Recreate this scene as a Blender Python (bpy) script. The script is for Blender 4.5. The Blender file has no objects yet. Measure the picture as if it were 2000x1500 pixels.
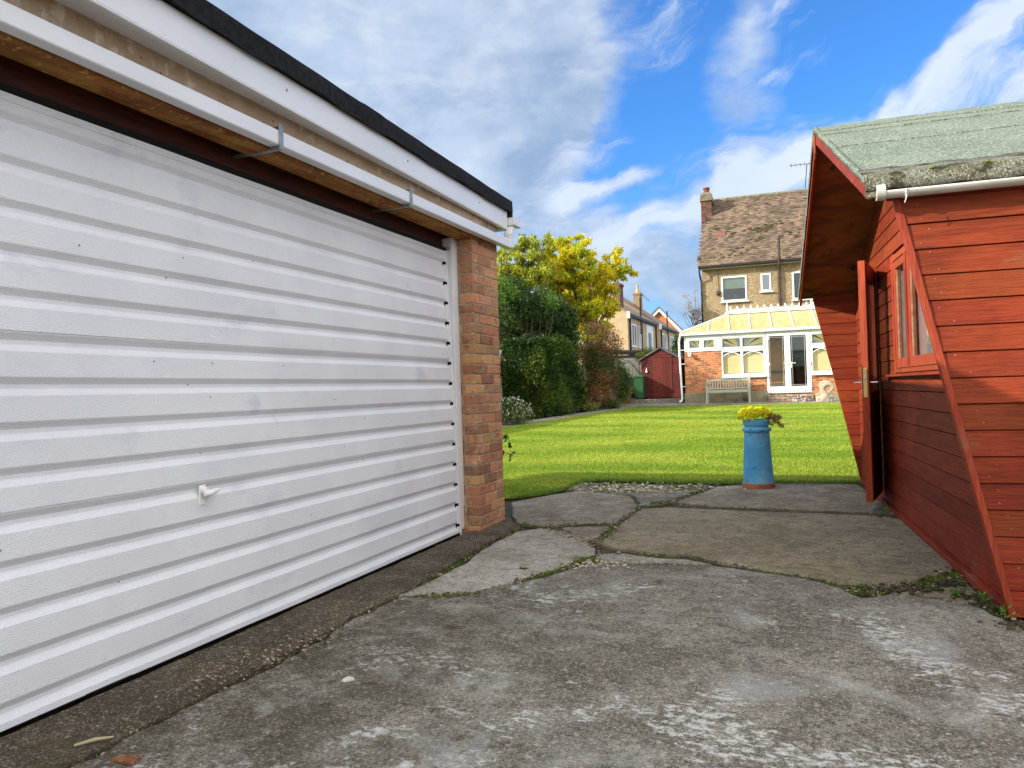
import bpy, bmesh, math, random
import numpy as np
from mathutils import Vector, Matrix
random.seed(7); RNG = np.random.default_rng(7)
C = bpy.context.scene.collection
SC = bpy.context.scene
# ------------------------------------------------------------------ camera
H = 1.03
F_PX = 1440.0
ROLL = math.atan(.031); PITCH = math.radians(0.5806); YAW = math.radians(21.794)
def ray(px, py):
    x = px-1000.; y = 750.-py; a = -ROLL
    X = x*math.cos(a)-y*math.sin(a); Y = x*math.sin(a)+y*math.cos(a)
    d = (X, F_PX*math.cos(PITCH)-Y*math.sin(PITCH), F_PX*math.sin(PITCH)+Y*math.cos(PITCH))
    a = YAW
    return Vector((d[0]*math.cos(a)-d[1]*math.sin(a), d[0]*math.sin(a)+d[1]*math.cos(a), d[2]))
CAM = Vector((0, 0, H))
cam_d = bpy.data.cameras.new("camera"); cam = bpy.data.objects.new("camera", cam_d); C.objects.link(cam)
fw = ray(1000, 750).normalized(); rt = (ray(2000, 750)-ray(1000, 750)).normalized(); up = rt.cross(fw)
m = Matrix((rt, up, -fw)).transposed().to_4x4(); m.translation = CAM
cam.matrix_world = m
cam_d.lens = 36*F_PX/2000; cam_d.sensor_width = 36; cam_d.clip_end = 3000; cam_d.clip_start = .02
SC.camera = cam
# ------------------------------------------------------------------ sun and sky
SUN_EL = math.radians(25.3); SUN_TO = Vector((-.84, -.543, 0)).normalized()     # horizontal direction towards the sun
sl = bpy.data.lights.new("sun", 'SUN'); sl.energy = 3.35; sl.angle = math.radians(.5); sl.color = (1, .93, .82)
so = bpy.data.objects.new("sun", sl); C.objects.link(so)
sdir = Vector((SUN_TO.x*math.cos(SUN_EL), SUN_TO.y*math.cos(SUN_EL), math.sin(SUN_EL)))
so.rotation_euler = sdir.to_track_quat('Z', 'Y').to_euler(); so.location = (0, 0, 30)
SC.view_settings.view_transform = 'Standard'; SC.view_settings.look = 'None'
SC.view_settings.exposure = 1.1; SC.view_settings.gamma = 1

class NT:
    """tiny node-tree writer"""
    def __init__(s, nt): s.t = nt; s.t.nodes.clear()
    def n(s, typ, **kw):
        o = s.t.nodes.new(typ)
        for k, v in kw.items(): setattr(o, k, v)
        return o
    def l(s, a, b): s.t.links.new(a, b)
    def put(s, sock, v):
        if hasattr(v, 'node') or isinstance(v, bpy.types.NodeSocket): s.l(v, sock)
        else:
            if isinstance(v, (tuple, list)) and sock.type == 'RGBA' and len(v) == 3: v = (*v, 1)
            sock.default_value = v
    def m(s, op, a, b=0., c=None, clamp=False):
        o = s.n('ShaderNodeMath', operation=op, use_clamp=clamp); s.put(o.inputs[0], a); s.put(o.inputs[1], b)
        if c is not None: s.put(o.inputs[2], c)
        return o.outputs[0]
    def vm(s, op, a, b=(0, 0, 0)):
        o = s.n('ShaderNodeVectorMath', operation=op); s.put(o.inputs[0], a); s.put(o.inputs[1], b)
        return o.outputs['Value'] if op in ('DOT_PRODUCT', 'LENGTH') else o.outputs[0]
    def mix(s, f, a, b, bt='MIX'):
        o = s.n('ShaderNodeMix', data_type='RGBA', blend_type=bt); s.put(o.inputs[0], f); s.put(o.inputs[6], a); s.put(o.inputs[7], b)
        return o.outputs[2]
    def step(s, v, lo, hi, a=0., b=1.):
        o = s.n('ShaderNodeMapRange', interpolation_type='SMOOTHSTEP'); s.put(o.inputs[0], v)
        o.inputs[1].default_value = lo; o.inputs[2].default_value = hi; o.inputs[3].default_value = a; o.inputs[4].default_value = b
        return o.outputs[0]
    def noise(s, vec, scale, detail=5, rough=.55, dist=0.):
        o = s.n('ShaderNodeTexNoise'); s.put(o.inputs['Vector'], vec); o.inputs['Scale'].default_value = scale
        o.inputs['Detail'].default_value = detail; o.inputs['Roughness'].default_value = rough; o.inputs['Distortion'].default_value = dist
        return o.outputs[0]
    def voro(s, vec, scale, feature='F1', out='Distance', rnd=1.):
        o = s.n('ShaderNodeTexVoronoi', feature=feature); s.put(o.inputs['Vector'], vec); o.inputs['Scale'].default_value = scale
        o.inputs['Randomness'].default_value = rnd
        return o.outputs[out]
    def n_col(s, vec, scale):
        o = s.n('ShaderNodeTexNoise'); s.put(o.inputs['Vector'], vec); o.inputs['Scale'].default_value = scale; return o.outputs['Color']
    def map(s, vec, scale=(1, 1, 1), rotz=0., loc=(0, 0, 0)):
        o = s.n('ShaderNodeMapping'); s.put(o.inputs[0], vec); o.inputs['Scale'].default_value = scale
        o.inputs['Rotation'].default_value = (0, 0, rotz); o.inputs['Location'].default_value = loc
        return o.outputs[0]

world = bpy.data.worlds.new("World"); SC.world = world; world.use_nodes = True
w = NT(world.node_tree)
wo = w.n('ShaderNodeOutputWorld'); bg = w.n('ShaderNodeBackground'); w.l(bg.outputs[0], wo.inputs[0])
sky = w.n('ShaderNodeTexSky', sky_type='NISHITA'); sky.sun_disc = False; sky.sun_elevation = SUN_EL
sky.sun_rotation = math.atan2(SUN_TO.x, SUN_TO.y); sky.air_density = 1.1; sky.dust_density = .3; sky.ozone_density = 3.0
g = w.n('ShaderNodeTexCoord').outputs['Generated']
def dirv(px, py): return tuple(ray(px, py).normalized())
def blob(px, py, deg_in, deg_out, gain):
    dd = w.vm('DOT_PRODUCT', wd, dirv(px, py))
    return w.m('MULTIPLY', w.step(dd, math.cos(math.radians(deg_out)), math.cos(math.radians(deg_in))), gain)
def streak(p, q, width, gain, reach=18):
    a = Vector(dirv(*p)); b = Vector(dirv(*q)); nn = a.cross(b).normalized(); c = (a+b).normalized()
    dn = w.m('ABSOLUTE', w.vm('DOT_PRODUCT', wd, tuple(nn)))
    k = w.step(dn, 0, math.radians(width), 1, 0)
    k2 = w.step(w.vm('DOT_PRODUCT', wd, tuple(c)), math.cos(math.radians(reach)), math.cos(math.radians(reach*.4)))
    return w.m('MULTIPLY', w.m('MULTIPLY', k, k2), gain)
# warp the direction a little so that cloud edges are ragged
nz = w.n('ShaderNodeTexNoise'); w.l(g, nz.inputs['Vector']); nz.inputs['Scale'].default_value = 5; nz.inputs['Detail'].default_value = 5
wd = w.vm('NORMALIZE', w.vm('ADD', g, w.vm('MULTIPLY', w.vm('SUBTRACT', nz.outputs['Color'], (.5, .5, .5)), (.22, .22, .14))))
st = w.map(g, (1, 1, 2.6))
n1 = w.noise(st, 3.2, 9, .56, .3); n2 = w.noise(w.map(g, (1.3, 1, 3.2), .6), 8.5, 9, .62, .2)
n3 = w.noise(w.map(g, (1, 1, 1.6), .3, (5, 2, 1)), 20, 8, .64)
# wispy cirrus: noise drawn out along the direction of the high wind
_a = Vector(dirv(1400, 375)); _b = Vector(dirv(2000, 60)); _t = (_b-_a).normalized(); _n = _a.cross(_b).normalized(); _c = _n.cross(_t)
cx_n = w.n('ShaderNodeCombineXYZ'); w.l(w.m('MULTIPLY', w.vm('DOT_PRODUCT', wd, tuple(_t)), 2.0), cx_n.inputs[0]); w.l(w.m('MULTIPLY', w.vm('DOT_PRODUCT', wd, tuple(_n)), 8.5), cx_n.inputs[1]); w.l(w.m('MULTIPLY', w.vm('DOT_PRODUCT', wd, tuple(_c)), 3.0), cx_n.inputs[2])
wisp = w.noise(cx_n.outputs[0], 2.6, 9, .60, .35)
cum = w.m('ADD', w.m('ADD', w.m('MULTIPLY', n1, .60), w.m('MULTIPLY', n2, .32)), w.m('MULTIPLY', n3, .08))
for args in ((700, 60, 6, 17, .30), (900, 180, 4, 11, .20), (560, -150, 6, 22, .22), (1060, 60, 3, 8, .12), (1130, 300, 1, 5, .10), (1080, 500, 3, 8, .24), (1330, 480, 2, 7, .16), (1300, 640, 2, 7, .22), (1500, 20, 1, 4, .12), (1450, 130, 1, 4, .12),
             (1270, 250, 2, 7, -.16), (1180, 350, 1, 4, -.08), (1640, 60, 1, 6, -.14), (1250, 100, 1, 4, -.05), (1880, 20, 2, 5, -.14), (1240, 585, .5, 2, -.10)):
    cum = w.m('ADD', cum, blob(*args))
dens = w.m('ADD', w.m('MULTIPLY', wisp, 1.0), -.02)
for args in ((1560, 60, 2, 7, .10), (1200, 380, 3, 9, .10), (1640, 330, 4, 12, .10), (1270, 250, 2, 7, -.14), (1700, 110, 2, 6, -.16), (1560, 190, 1, 4, -.08), (560, 100, 8, 24, -.3)):
    dens = w.m('ADD', dens, blob(*args))
for args in (((1400, 375), (2000, 60), 2.0, .36, 24), ((1560, 400), (2000, 170), 5.0, .18, 16), ((1060, 412), (1300, 330), 1.2, .30, 6), ((1180, 420), (1380, 300), 3.2, .10, 7), ((1330, 190), (1700, 70), 1.4, .12, 9)):
    dens = w.m('ADD', dens, streak(*args))
c_cum = w.step(cum, .45, .76); c_wisp = w.step(dens, .47, .86)
cov = w.m('MAXIMUM', w.m('MULTIPLY', c_cum, .96), c_wisp)
el = w.vm('DOT_PRODUCT', g, (0, 0, 1))
lowhaze = w.step(el, .0, .34, .62, 0)
cov = w.m('MAXIMUM', cov, lowhaze)
shade = w.step(w.m('ADD', w.m('MULTIPLY', w.noise(w.map(g, (1, 1, 1.5), 0, (3, 1, 2)), 2.6, 7, .55), .86), w.m('MULTIPLY', n3, .14)), .40, .62)
cloud = w.mix(shade, (1.20, 1.65, 2.35), (2.35, 2.75, 3.25))
fine = w.step(w.m('ADD', w.m('MULTIPLY', n2, .8), w.m('MULTIPLY', n3, .2)), .45, .68)
cloud = w.mix(w.m('MULTIPLY', fine, .35), cloud, (3.5, 3.65, 3.9))
cloud = w.mix(w.m('MULTIPLY', c_wisp, .75), cloud, (3.3, 3.6, 4.1))
cloud = w.mix(w.m('MULTIPLY', w.step(el, .04, .24, 1, 0), w.m('SUBTRACT', .62, w.m('MULTIPLY', n2, .4))), cloud, (1.55, 2.05, 2.75))
# brighter cloud added out of view, behind and overhead, to lift the shade
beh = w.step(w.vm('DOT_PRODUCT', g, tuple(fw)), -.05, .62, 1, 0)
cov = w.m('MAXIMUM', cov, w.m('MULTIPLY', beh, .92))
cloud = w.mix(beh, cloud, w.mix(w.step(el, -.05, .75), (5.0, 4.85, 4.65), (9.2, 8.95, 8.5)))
blue = w.mix(1.0, sky.outputs[0], (.27, .57, .92), 'MULTIPLY')
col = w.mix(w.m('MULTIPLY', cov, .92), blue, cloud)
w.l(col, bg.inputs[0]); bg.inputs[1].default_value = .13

# ------------------------------------------------------------------ helpers
def tag(o, label=None, cat=None, group=None, kind=None):
    if label: o['label'] = label
    if cat: o['category'] = cat
    if group: o['group'] = group
    if kind: o['kind'] = kind
    return o
def thing(name, loc, label, cat, group=None):
    o = bpy.data.objects.new(name, None); o.location = loc; o.empty_display_size = .1; C.objects.link(o)
    return tag(o, label, cat, group)
def origin(o):
    p = Vector((0, 0, 0))
    while o is not None: p = p + o.location; o = o.parent
    return p
class MB:
    def __init__(s): s.v = []; s.f = []
    def add(s, vs, fs):
        b = len(s.v); s.v += [tuple(v) for v in vs]; s.f += [tuple(i+b for i in f) for f in fs]; return s
    def hexa(s, p): # 8 points: bottom 4 ccw, top 4
        return s.add(p, [(3, 2, 1, 0), (4, 5, 6, 7), (0, 1, 5, 4), (1, 2, 6, 5), (2, 3, 7, 6), (3, 0, 4, 7)])
    def box(s, x0, x1, y0, y1, z0, z1, T=None):
        p = [(x0, y0, z0), (x1, y0, z0), (x1, y1, z0), (x0, y1, z0), (x0, y0, z1), (x1, y0, z1), (x1, y1, z1), (x0, y1, z1)]
        if T: p = [T(*q) for q in p]
        return s.hexa(p)
    def prism(s, poly, off): # poly list of points (any plane), off vector
        n = len(poly); off = Vector(off); P = [Vector(q) for q in poly]
        return s.add(P+[q+off for q in P], [tuple(range(n-1, -1, -1)), tuple(range(n, 2*n))]+[(i, (i+1) % n, (i+1) % n+n, i+n) for i in range(n)])
    def tube(s, pts, r, seg=10, cap=True):
        pts = [Vector(p) for p in pts]; n = len(pts); rs = r if isinstance(r, (list, tuple)) else [r]*n
        b = len(s.v); prev = None
        for i, p in enumerate(pts):
            d = (pts[min(i+1, n-1)]-pts[max(i-1, 0)]).normalized()
            if prev is None:
                a = Vector((0, 0, 1)) if abs(d.z) < .9 else Vector((1, 0, 0)); x = d.cross(a).normalized()
            else: x = (prev-d*prev.dot(d)).normalized()
            prev = x; y = d.cross(x)
            for k in range(seg):
                t = 2*math.pi*k/seg; s.v.append(tuple(p+(x*math.cos(t)+y*math.sin(t))*rs[i]))
        for i in range(n-1):
            for k in range(seg): s.f.append((b+i*seg+k, b+i*seg+(k+1) % seg, b+(i+1)*seg+(k+1) % seg, b+(i+1)*seg+k))
        if cap: s.f.append(tuple(b+k for k in range(seg-1, -1, -1))); s.f.append(tuple(b+(n-1)*seg+k for k in range(seg)))
        return s
    def lathe(s, c, prof, seg=32):
        b = len(s.v); n = len(prof)
        for r, z in prof:
            for k in range(seg):
                t = 2*math.pi*k/seg; s.v.append((c[0]+r*math.cos(t), c[1]+r*math.sin(t), c[2]+z))
        for i in range(n-1):
            for k in range(seg): s.f.append((b+i*seg+k, b+i*seg+(k+1) % seg, b+(i+1)*seg+(k+1) % seg, b+(i+1)*seg+k))
        s.f.append(tuple(b+k for k in range(seg-1, -1, -1))); s.f.append(tuple(b+(n-1)*seg+k for k in range(seg)))
        return s
    def ball(s, c, r, sq=(1, 1, 1), seg=8, rings=5):
        b = len(s.v)
        for i in range(rings+1):
            a = math.pi*i/rings
            for k in range(seg):
                t = 2*math.pi*k/seg; s.v.append((c[0]+r*sq[0]*math.sin(a)*math.cos(t), c[1]+r*sq[1]*math.sin(a)*math.sin(t), c[2]+r*sq[2]*math.cos(a)))
        for i in range(rings):
            for k in range(seg): s.f.append((b+i*seg+k, b+(i+1)*seg+k, b+(i+1)*seg+(k+1) % seg, b+i*seg+(k+1) % seg))
        return s
    def build(s, name, mt, parent=None, bevel=0., smooth=False, label=None, seg=1):
        o = parent
        off = origin(parent) if parent else Vector((0, 0, 0))
        me = bpy.data.meshes.new(name); me.from_pydata([tuple(Vector(v)-off) for v in s.v], [], s.f)
        ob = bpy.data.objects.new(name, me); C.objects.link(ob); ob.parent = parent
        bm = bmesh.new(); bm.from_mesh(me); bmesh.ops.recalc_face_normals(bm, faces=bm.faces); bm.to_mesh(me); bm.free()
        if mt: me.materials.append(mt)
        if smooth:
            me.shade_smooth()
            if smooth == 'auto': me.set_sharp_from_angle(angle=math.radians(35))
        if bevel:
            b = ob.modifiers.new('bevel', 'BEVEL'); b.width = bevel; b.segments = seg; b.limit_method = 'ANGLE'; b.angle_limit = math.radians(35)
        if label: ob['label'] = label
        return ob

def mat(name, base, base2=None, scale=4., stretch=(1, 1, 1), rotz=0., detail=6, lo=.35, hi=.65, rough=.7, isl=0., islhue=0., bump=0., bscale=60., bstretch=None, bdetail=4,
        spots=(), metallic=0., spec=.4, dist=0.):
    mt = bpy.data.materials.new(name); mt.use_nodes = True; t = NT(mt.node_tree)
    out = t.n('ShaderNodeOutputMaterial'); p = t.n('ShaderNodeBsdfPrincipled'); t.l(p.outputs[0], out.inputs[0])
    oc = t.n('ShaderNodeTexCoord').outputs['Object']
    c = None
    geo = None
    if isl or islhue: geo = t.n('ShaderNodeNewGeometry').outputs['Random Per Island']
    vec = t.map(oc, stretch, rotz)
    if base2 is not None: c = t.mix(t.step(t.noise(vec, scale, detail, .6, dist), lo, hi), base, base2)
    else:
        r = t.n('ShaderNodeRGB'); r.outputs[0].default_value = (*base, 1); c = r.outputs[0]
    for sp in spots:
        col, sc, a, b = sp[:4]; stv = sp[4] if len(sp) > 4 else (1, 1, 1); seed = sp[5] if len(sp) > 5 else 0
        c = t.mix(t.step(t.noise(t.map(oc, stv, rotz, (seed, seed*.7, seed*.3)), sc, 7, .62), a, b), c, col)
    if geo is not None:
        hs = t.n('ShaderNodeHueSaturation'); t.l(c, hs.inputs['Color'])
        t.put(hs.inputs['Value'], t.step(geo, 0, 1, 1-isl, 1+isl))
        if islhue:
            r2 = t.m('FRACT', t.m('MULTIPLY', geo, 17.37)); t.put(hs.inputs['Hue'], t.m('ADD', t.m('MULTIPLY', r2, islhue), .5-islhue/2))
        c = hs.outputs[0]
    t.put(p.inputs['Base Color'], c); p.inputs['Roughness'].default_value = rough; p.inputs['Metallic'].default_value = metallic
    p.inputs['Specular IOR Level'].default_value = spec
    if bump:
        b = t.n('ShaderNodeBump'); b.inputs['Strength'].default_value = bump; b.inputs['Distance'].default_value = .01
        t.put(b.inputs['Height'], t.noise(t.map(oc, bstretch or (1, 1, 1), rotz), bscale, bdetail, .6)); t.l(b.outputs[0], p.inputs['Normal'])
    return mt

def leafmat(name, c1, c2, trans=.35, hue=.05, val=.35, scale=1.2, lo=.35, hi=.65, gloss=.0, stretch=None, rotz=0.):
    mt = bpy.data.materials.new(name); mt.use_nodes = True; t = NT(mt.node_tree)
    out = t.n('ShaderNodeOutputMaterial')
    oc = t.n('ShaderNodeTexCoord').outputs['Object']; geo = t.n('ShaderNodeNewGeometry').outputs['Random Per Island']
    c = t.mix(t.step(t.noise(t.map(oc, stretch, rotz) if stretch else oc, scale, 3), lo, hi), c1, c2)
    if stretch: c = t.mix(t.step(t.noise(oc, 1.9, 6, .65), .60, .72), c, (.42, .40, .11))
    hs = t.n('ShaderNodeHueSaturation'); t.l(c, hs.inputs['Color']); t.put(hs.inputs['Value'], t.step(geo, 0, 1, 1-val, 1+val))
    t.put(hs.inputs['Hue'], t.m('ADD', t.m('MULTIPLY', t.m('FRACT', t.m('MULTIPLY', geo, 17.37)), hue), .5-hue/2))
    d = t.n('ShaderNodeBsdfPrincipled'); t.l(hs.outputs[0], d.inputs['Base Color']); d.inputs['Roughness'].default_value = .5; d.inputs['Specular IOR Level'].default_value = .3+gloss
    tr = t.n('ShaderNodeBsdfTranslucent'); t.l(hs.outputs[0], tr.inputs[0])
    mx = t.n('ShaderNodeMixShader'); mx.inputs[0].default_value = trans; t.l(d.outputs[0], mx.inputs[1]); t.l(tr.outputs[0], mx.inputs[2]); t.l(mx.outputs[0], out.inputs[0])
    return mt

def glassmat(name, tint=(1, 1, 1), refl=.12, trans=.88):
    mt = bpy.data.materials.new(name); mt.use_nodes = True; t = NT(mt.node_tree)
    out = t.n('ShaderNodeOutputMaterial'); a = t.n('ShaderNodeBsdfTransparent'); a.inputs[0].default_value = (*[x*trans for x in tint], 1)
    gl = t.n('ShaderNodeBsdfGlossy'); gl.inputs['Roughness'].default_value = .03
    fr = t.n('ShaderNodeFresnel'); bf = t.n('ShaderNodeNewGeometry').outputs['Backfacing']; t.put(fr.inputs[0], t.m('ADD', 1.5, t.m('MULTIPLY', bf, 1/1.5-1.5)))
    mx = t.n('ShaderNodeMixShader'); t.put(mx.inputs[0], t.m('ADD', fr.outputs[0], refl, clamp=True)); t.l(a.outputs[0], mx.inputs[1]); t.l(gl.outputs[0], mx.inputs[2]); t.l(mx.outputs[0], out.inputs[0])
    return mt

def raw(name, V, Fq, mt, parent=None):
    """big mesh from numpy arrays: V (n,3), Fq (m,k)"""
    off = np.array(origin(parent)) if parent else np.zeros(3)
    me = bpy.data.meshes.new(name); k = Fq.shape[1]
    me.vertices.add(len(V)); me.vertices.foreach_set('co', (V-off).astype(np.float32).ravel())
    me.loops.add(Fq.size); me.loops.foreach_set('vertex_index', Fq.astype(np.int32).ravel())
    me.polygons.add(len(Fq)); me.polygons.foreach_set('loop_start', np.arange(0, Fq.size, k, dtype=np.int32))
    me.update(calc_edges=True); me.materials.append(mt)
    o = bpy.data.objects.new(name, me); C.objects.link(o); o.parent = parent
    return o
def unit(a): return a/np.maximum(np.linalg.norm(a, axis=1, keepdims=True), 1e-9)
def leaves(name, P, N, L, W, mt, parent=None, droop=.3, spread=.9):
    """rhombic leaves at points P with rough outward normals N"""
    n = len(P)
    d = unit(N*.6+RNG.normal(size=(n, 3))*spread+np.array([0, 0, -droop]))
    s_ = unit(np.cross(d, RNG.normal(size=(n, 3))))
    ll = (L*RNG.uniform(.6, 1.3, n))[:, None]; ww = (W*RNG.uniform(.7, 1.2, n))[:, None]
    V = np.stack([P, P+d*ll*.5+s_*ww*.5, P+d*ll, P+d*ll*.5-s_*ww*.5], 1).reshape(-1, 3)
    return raw(name, V, np.arange(4*n).reshape(-1, 4), mt, parent)
def in_ell(c, r, n, shell=.45):
    u = unit(RNG.normal(size=(n, 3))); rad = RNG.uniform(0, 1, n)**shell
    lump = 1+.18*np.sin(u[:, 0]*7+c[0]*3)*np.cos(u[:, 1]*6+c[1])+.12*np.sin(u[:, 2]*9+c[2]*5)
    return np.array(c)+u*np.array(r)*(rad*lump)[:, None], u

# frames: garage axes are the world axes; the summerhouse and the house are turned a little
def frame(deg):
    a = math.radians(deg); ux = Vector((math.cos(a), math.sin(a), 0)); uy = Vector((-math.sin(a), math.cos(a), 0))
    def T(u, v, z): return ux*u+uy*v+Vector((0, 0, z))
    def inv(p): return p.dot(ux), p.dot(uy), p.z
    return T, inv, ux, uy
def hit(px, py, n, k):
    d = ray(px, py); t = (k-CAM.dot(n))/d.dot(n); return CAM+d*t
def gnd(px, py, z=0.): return hit(px, py, Vector((0, 0, 1)), z)
def aty(px, py, y): return hit(px, py, Vector((0, 1, 0)), y)
ST, SI, SUX, SUY = frame(4.0)
HT, HI, HUX, HUY = frame(2.02)
def hv(px, py, v):
    u, v_, z = HI(hit(px, py, HUY, v)); return u, z
def terr(y):
    if y < 8: return 0.
    if y < 25.5: return .0235*(y-8)
    if y < 28: return .411+(y-25.5)*.04
    return .511
# ------------------------------------------------------------------ materials
def concrete(name, a, b, white=.5, moss=.0, speck=.6, wseed=0., mossx=None, bump=.55, brown=0.):
    mt = bpy.data.materials.new(name); mt.use_nodes = True; t = NT(mt.node_tree)
    out = t.n('ShaderNodeOutputMaterial'); p = t.n('ShaderNodeBsdfPrincipled'); t.l(p.outputs[0], out.inputs[0])
    oc = t.n('ShaderNodeTexCoord').outputs['Object']
    big = t.noise(oc, 1.6, 8, .65, .4); mid = t.noise(oc, 14, 7, .65)
    c = t.mix(t.step(big, .38, .62), a, b)
    c = t.mix(t.m('MULTIPLY', t.step(mid, .46, .64), .6), c, tuple(x*.42 for x in a)); c = t.mix(t.m('MULTIPLY', t.step(t.noise(oc, 5.5, 8, .7, .4), .50, .66), .5), c, tuple(min(.6, x*1.5) for x in b))
    # exposed aggregate: coloured stones in a darker matrix
    wv = t.vm('ADD', oc, t.vm('MULTIPLY', t.vm('SUBTRACT', t.n_col(oc, 60), (.5, .5, .5)), (.012, .012, .012)))
    ins = None
    for (sc, th, k_) in ((42, .70, 1.), (75, .52, 1.), (120, .46, 1.)):
        vc = t.n('ShaderNodeTexVoronoi'); vc.inputs['Scale'].default_value = sc; t.l(wv, vc.inputs['Vector'])
        sep = t.n('ShaderNodeSeparateColor'); t.l(vc.outputs['Color'], sep.inputs[0])
        inside = t.step(vc.outputs['Distance'], .22, .46, 1, 0)
        light = t.m('MULTIPLY', t.m('MULTIPLY', t.step(sep.outputs[0], th, th+.25), inside), speck*k_)
        dark = t.m('MULTIPLY', t.m('MULTIPLY', t.step(sep.outputs[1], th-.08, th+.2), inside), speck*k_)
        c = t.mix(dark, c, (.040, .034, .026)); c = t.mix(light, c, t.mix(sep.outputs[2], (.60, .56, .46), (.40, .31, .21)))
        ins = inside if ins is None else t.m('MAXIMUM', ins, inside)
    inside = ins
    fine = t.noise(oc, 150, 4, .75)
    c = t.mix(t.step(fine, .53, .64, 0, .55*min(1, speck+.2)), c, (.42, .40, .34)); c = t.mix(t.step(fine, .50, .38, 0, .8), c, (.030, .027, .021)); pit = t.noise(oc, 38, 6, .7); c = t.mix(t.step(pit, .52, .64, 0, .55), c, tuple(x*.38 for x in a))
    if white > 0:   # pale lichen / worn cement skin
        m1 = t.step(t.noise(t.map(oc, (1, 1, 1), 0, (wseed, 2.1, 0)), 1.3, 5, .65, .8), .42, .62)
        m2 = t.noise(t.map(oc, (1.0, 1.5, 1), .35), 21, 10, .82, .3)
        thr = t.m('SUBTRACT', .74, t.m('MULTIPLY', m1, .25))
        k = t.m('MULTIPLY', t.step(t.m('SUBTRACT', m2, thr), 0, .05), white)
        c = t.mix(k, c, t.mix(t.step(fine, .3, .7), (.40, .40, .37), (.60, .60, .57)))
        hz = t.m('MULTIPLY', t.step(t.noise(t.map(oc, (1, 1, 1), 0, (wseed+3, 0, 0)), 2.4, 8, .7, .5), .48, .66), .40*white)
        c = t.mix(hz, c, (.42, .42, .40))
    if moss > 0 or mossx is not None:
        mm = t.noise(oc, 4.2, 8, .7, .5); mv = t.step(mm, .44, .66)
        if mossx is not None:
            sx = t.n('ShaderNodeSeparateXYZ'); t.l(oc, sx.inputs[0])
            mv = t.m('MULTIPLY', t.step(mm, .38, .58), t.step(sx.outputs[0], mossx[0], mossx[1], 1, 0))
            moss = mossx[2]
        mv = t.m('MULTIPLY', mv, t.step(t.noise(oc, 70, 4, .75), .38, .56, .25, 1)); c = t.mix(t.m('MULTIPLY', mv, moss), c, (.050, .038, .018))
    if brown or moss >= .25: c = t.mix(t.m('MULTIPLY', t.step(t.noise(t.map(oc, (1, 1.4, 1), .2, (2, 5, 0)), 9, 9, .75, .4), .56, .68), .8), c, (.055, .038, .018))
    if brown: c = t.mix(t.m('MULTIPLY', t.step(t.noise(oc, 6, 6, .7), .4, .6), brown), c, (.16, .12, .065))
    t.put(p.inputs['Base Color'], c); p.inputs['Roughness'].default_value = .92; p.inputs['Specular IOR Level'].default_value = .25
    b = t.n('ShaderNodeBump'); b.inputs['Strength'].default_value = bump; b.inputs['Distance'].default_value = .009
    h = t.m('ADD', t.m('MULTIPLY', inside, .35), t.m('ADD', t.noise(oc, 130, 4, .7), t.m('MULTIPLY', mid, 1.3)))
    t.put(b.inputs['Height'], h); t.l(b.outputs[0], p.inputs['Normal'])
    return mt
M_drive = concrete('aggregate_concrete', (.140, .128, .098), (.262, .246, .200), white=1., mossx=(-2.0, -.35, .85), wseed=4.)
M_strip = concrete('mossy_threshold', (.075, .055, .028), (.145, .110, .062), white=0, moss=.85, speck=.6, bump=.9)
M_pale = concrete('pale_concrete', (.33, .305, .245), (.47, .44, .365), white=.6, moss=.22, speck=.5, wseed=9.)
M_tan = concrete('tan_concrete', (.235, .198, .112), (.34, .295, .18), white=.15, moss=.25, speck=.55, wseed=3.)
M_mid = concrete('mid_concrete', (.225, .190, .122), (.35, .305, .215), white=.35, moss=.5, speck=.7, wseed=6.)
M_rough = concrete('gravelly_concrete', (.23, .20, .13), (.36, .33, .24), white=.6, moss=.55, speck=.7, wseed=1., bump=1.)
M_pave = concrete('paving', (.20, .18, .15), (.32, .29, .25), white=.2, moss=.2, speck=.2)
M_soil = mat('soil', (.035, .026, .016), (.075, .06, .035), 9, rough=.95, bump=.8, bscale=60, spots=[((.05, .075, .012), 5, .52, .66)])
M_lawn = mat('lawn_turf', (.12, .22, .016), (.22, .31, .03), 1.3, lo=.3, hi=.7, rough=.95, spec=.1, bump=.8, bscale=130, spots=[((.22, .20, .07), 2.6, .66, .76), ((.05, .10, .01), 40, .5, .7)])
M_blade = leafmat('grass_blade', (.190, .305, .020), (.385, .445, .050), .35, .06, .50, .55, .34, .66, 0, (.6, 1.7, 1), .38)
M_moss = leafmat('moss', (.055, .095, .010), (.13, .19, .02), .1, .06, .5, 6)
M_pebble = mat('pebble', (.26, .22, .16), (.10, .075, .05), 20, rough=.8, isl=.6, islhue=.04, bump=.3, bscale=200)
M_brick = mat('pillar_brick', (.45, .20, .095), (.40, .23, .12), 4, rough=.95, isl=.34, islhue=.03, bump=1.1, bscale=60, bdetail=6, spots=[((.26, .105, .065), 8, .52, .68), ((.46, .31, .19), 12, .54, .66), ((.15, .09, .06), 45, .58, .66), ((.20, .16, .10), 3, .60, .74)])
M_mortar = mat('mortar', (.47, .38, .26), (.30, .235, .155), 22, rough=.95, bump=.8, bscale=120)
M_mortarp = mat('pale_mortar', (.62, .45, .27), (.50, .35, .20), 12, rough=.95)
M_cbrick = mat('conservatory_brick', (.46, .17, .065), (.38, .15, .07), 5, rough=.9, isl=.35, islhue=.02, spots=[((.20, .09, .06), 9, .62, .7)])
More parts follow.
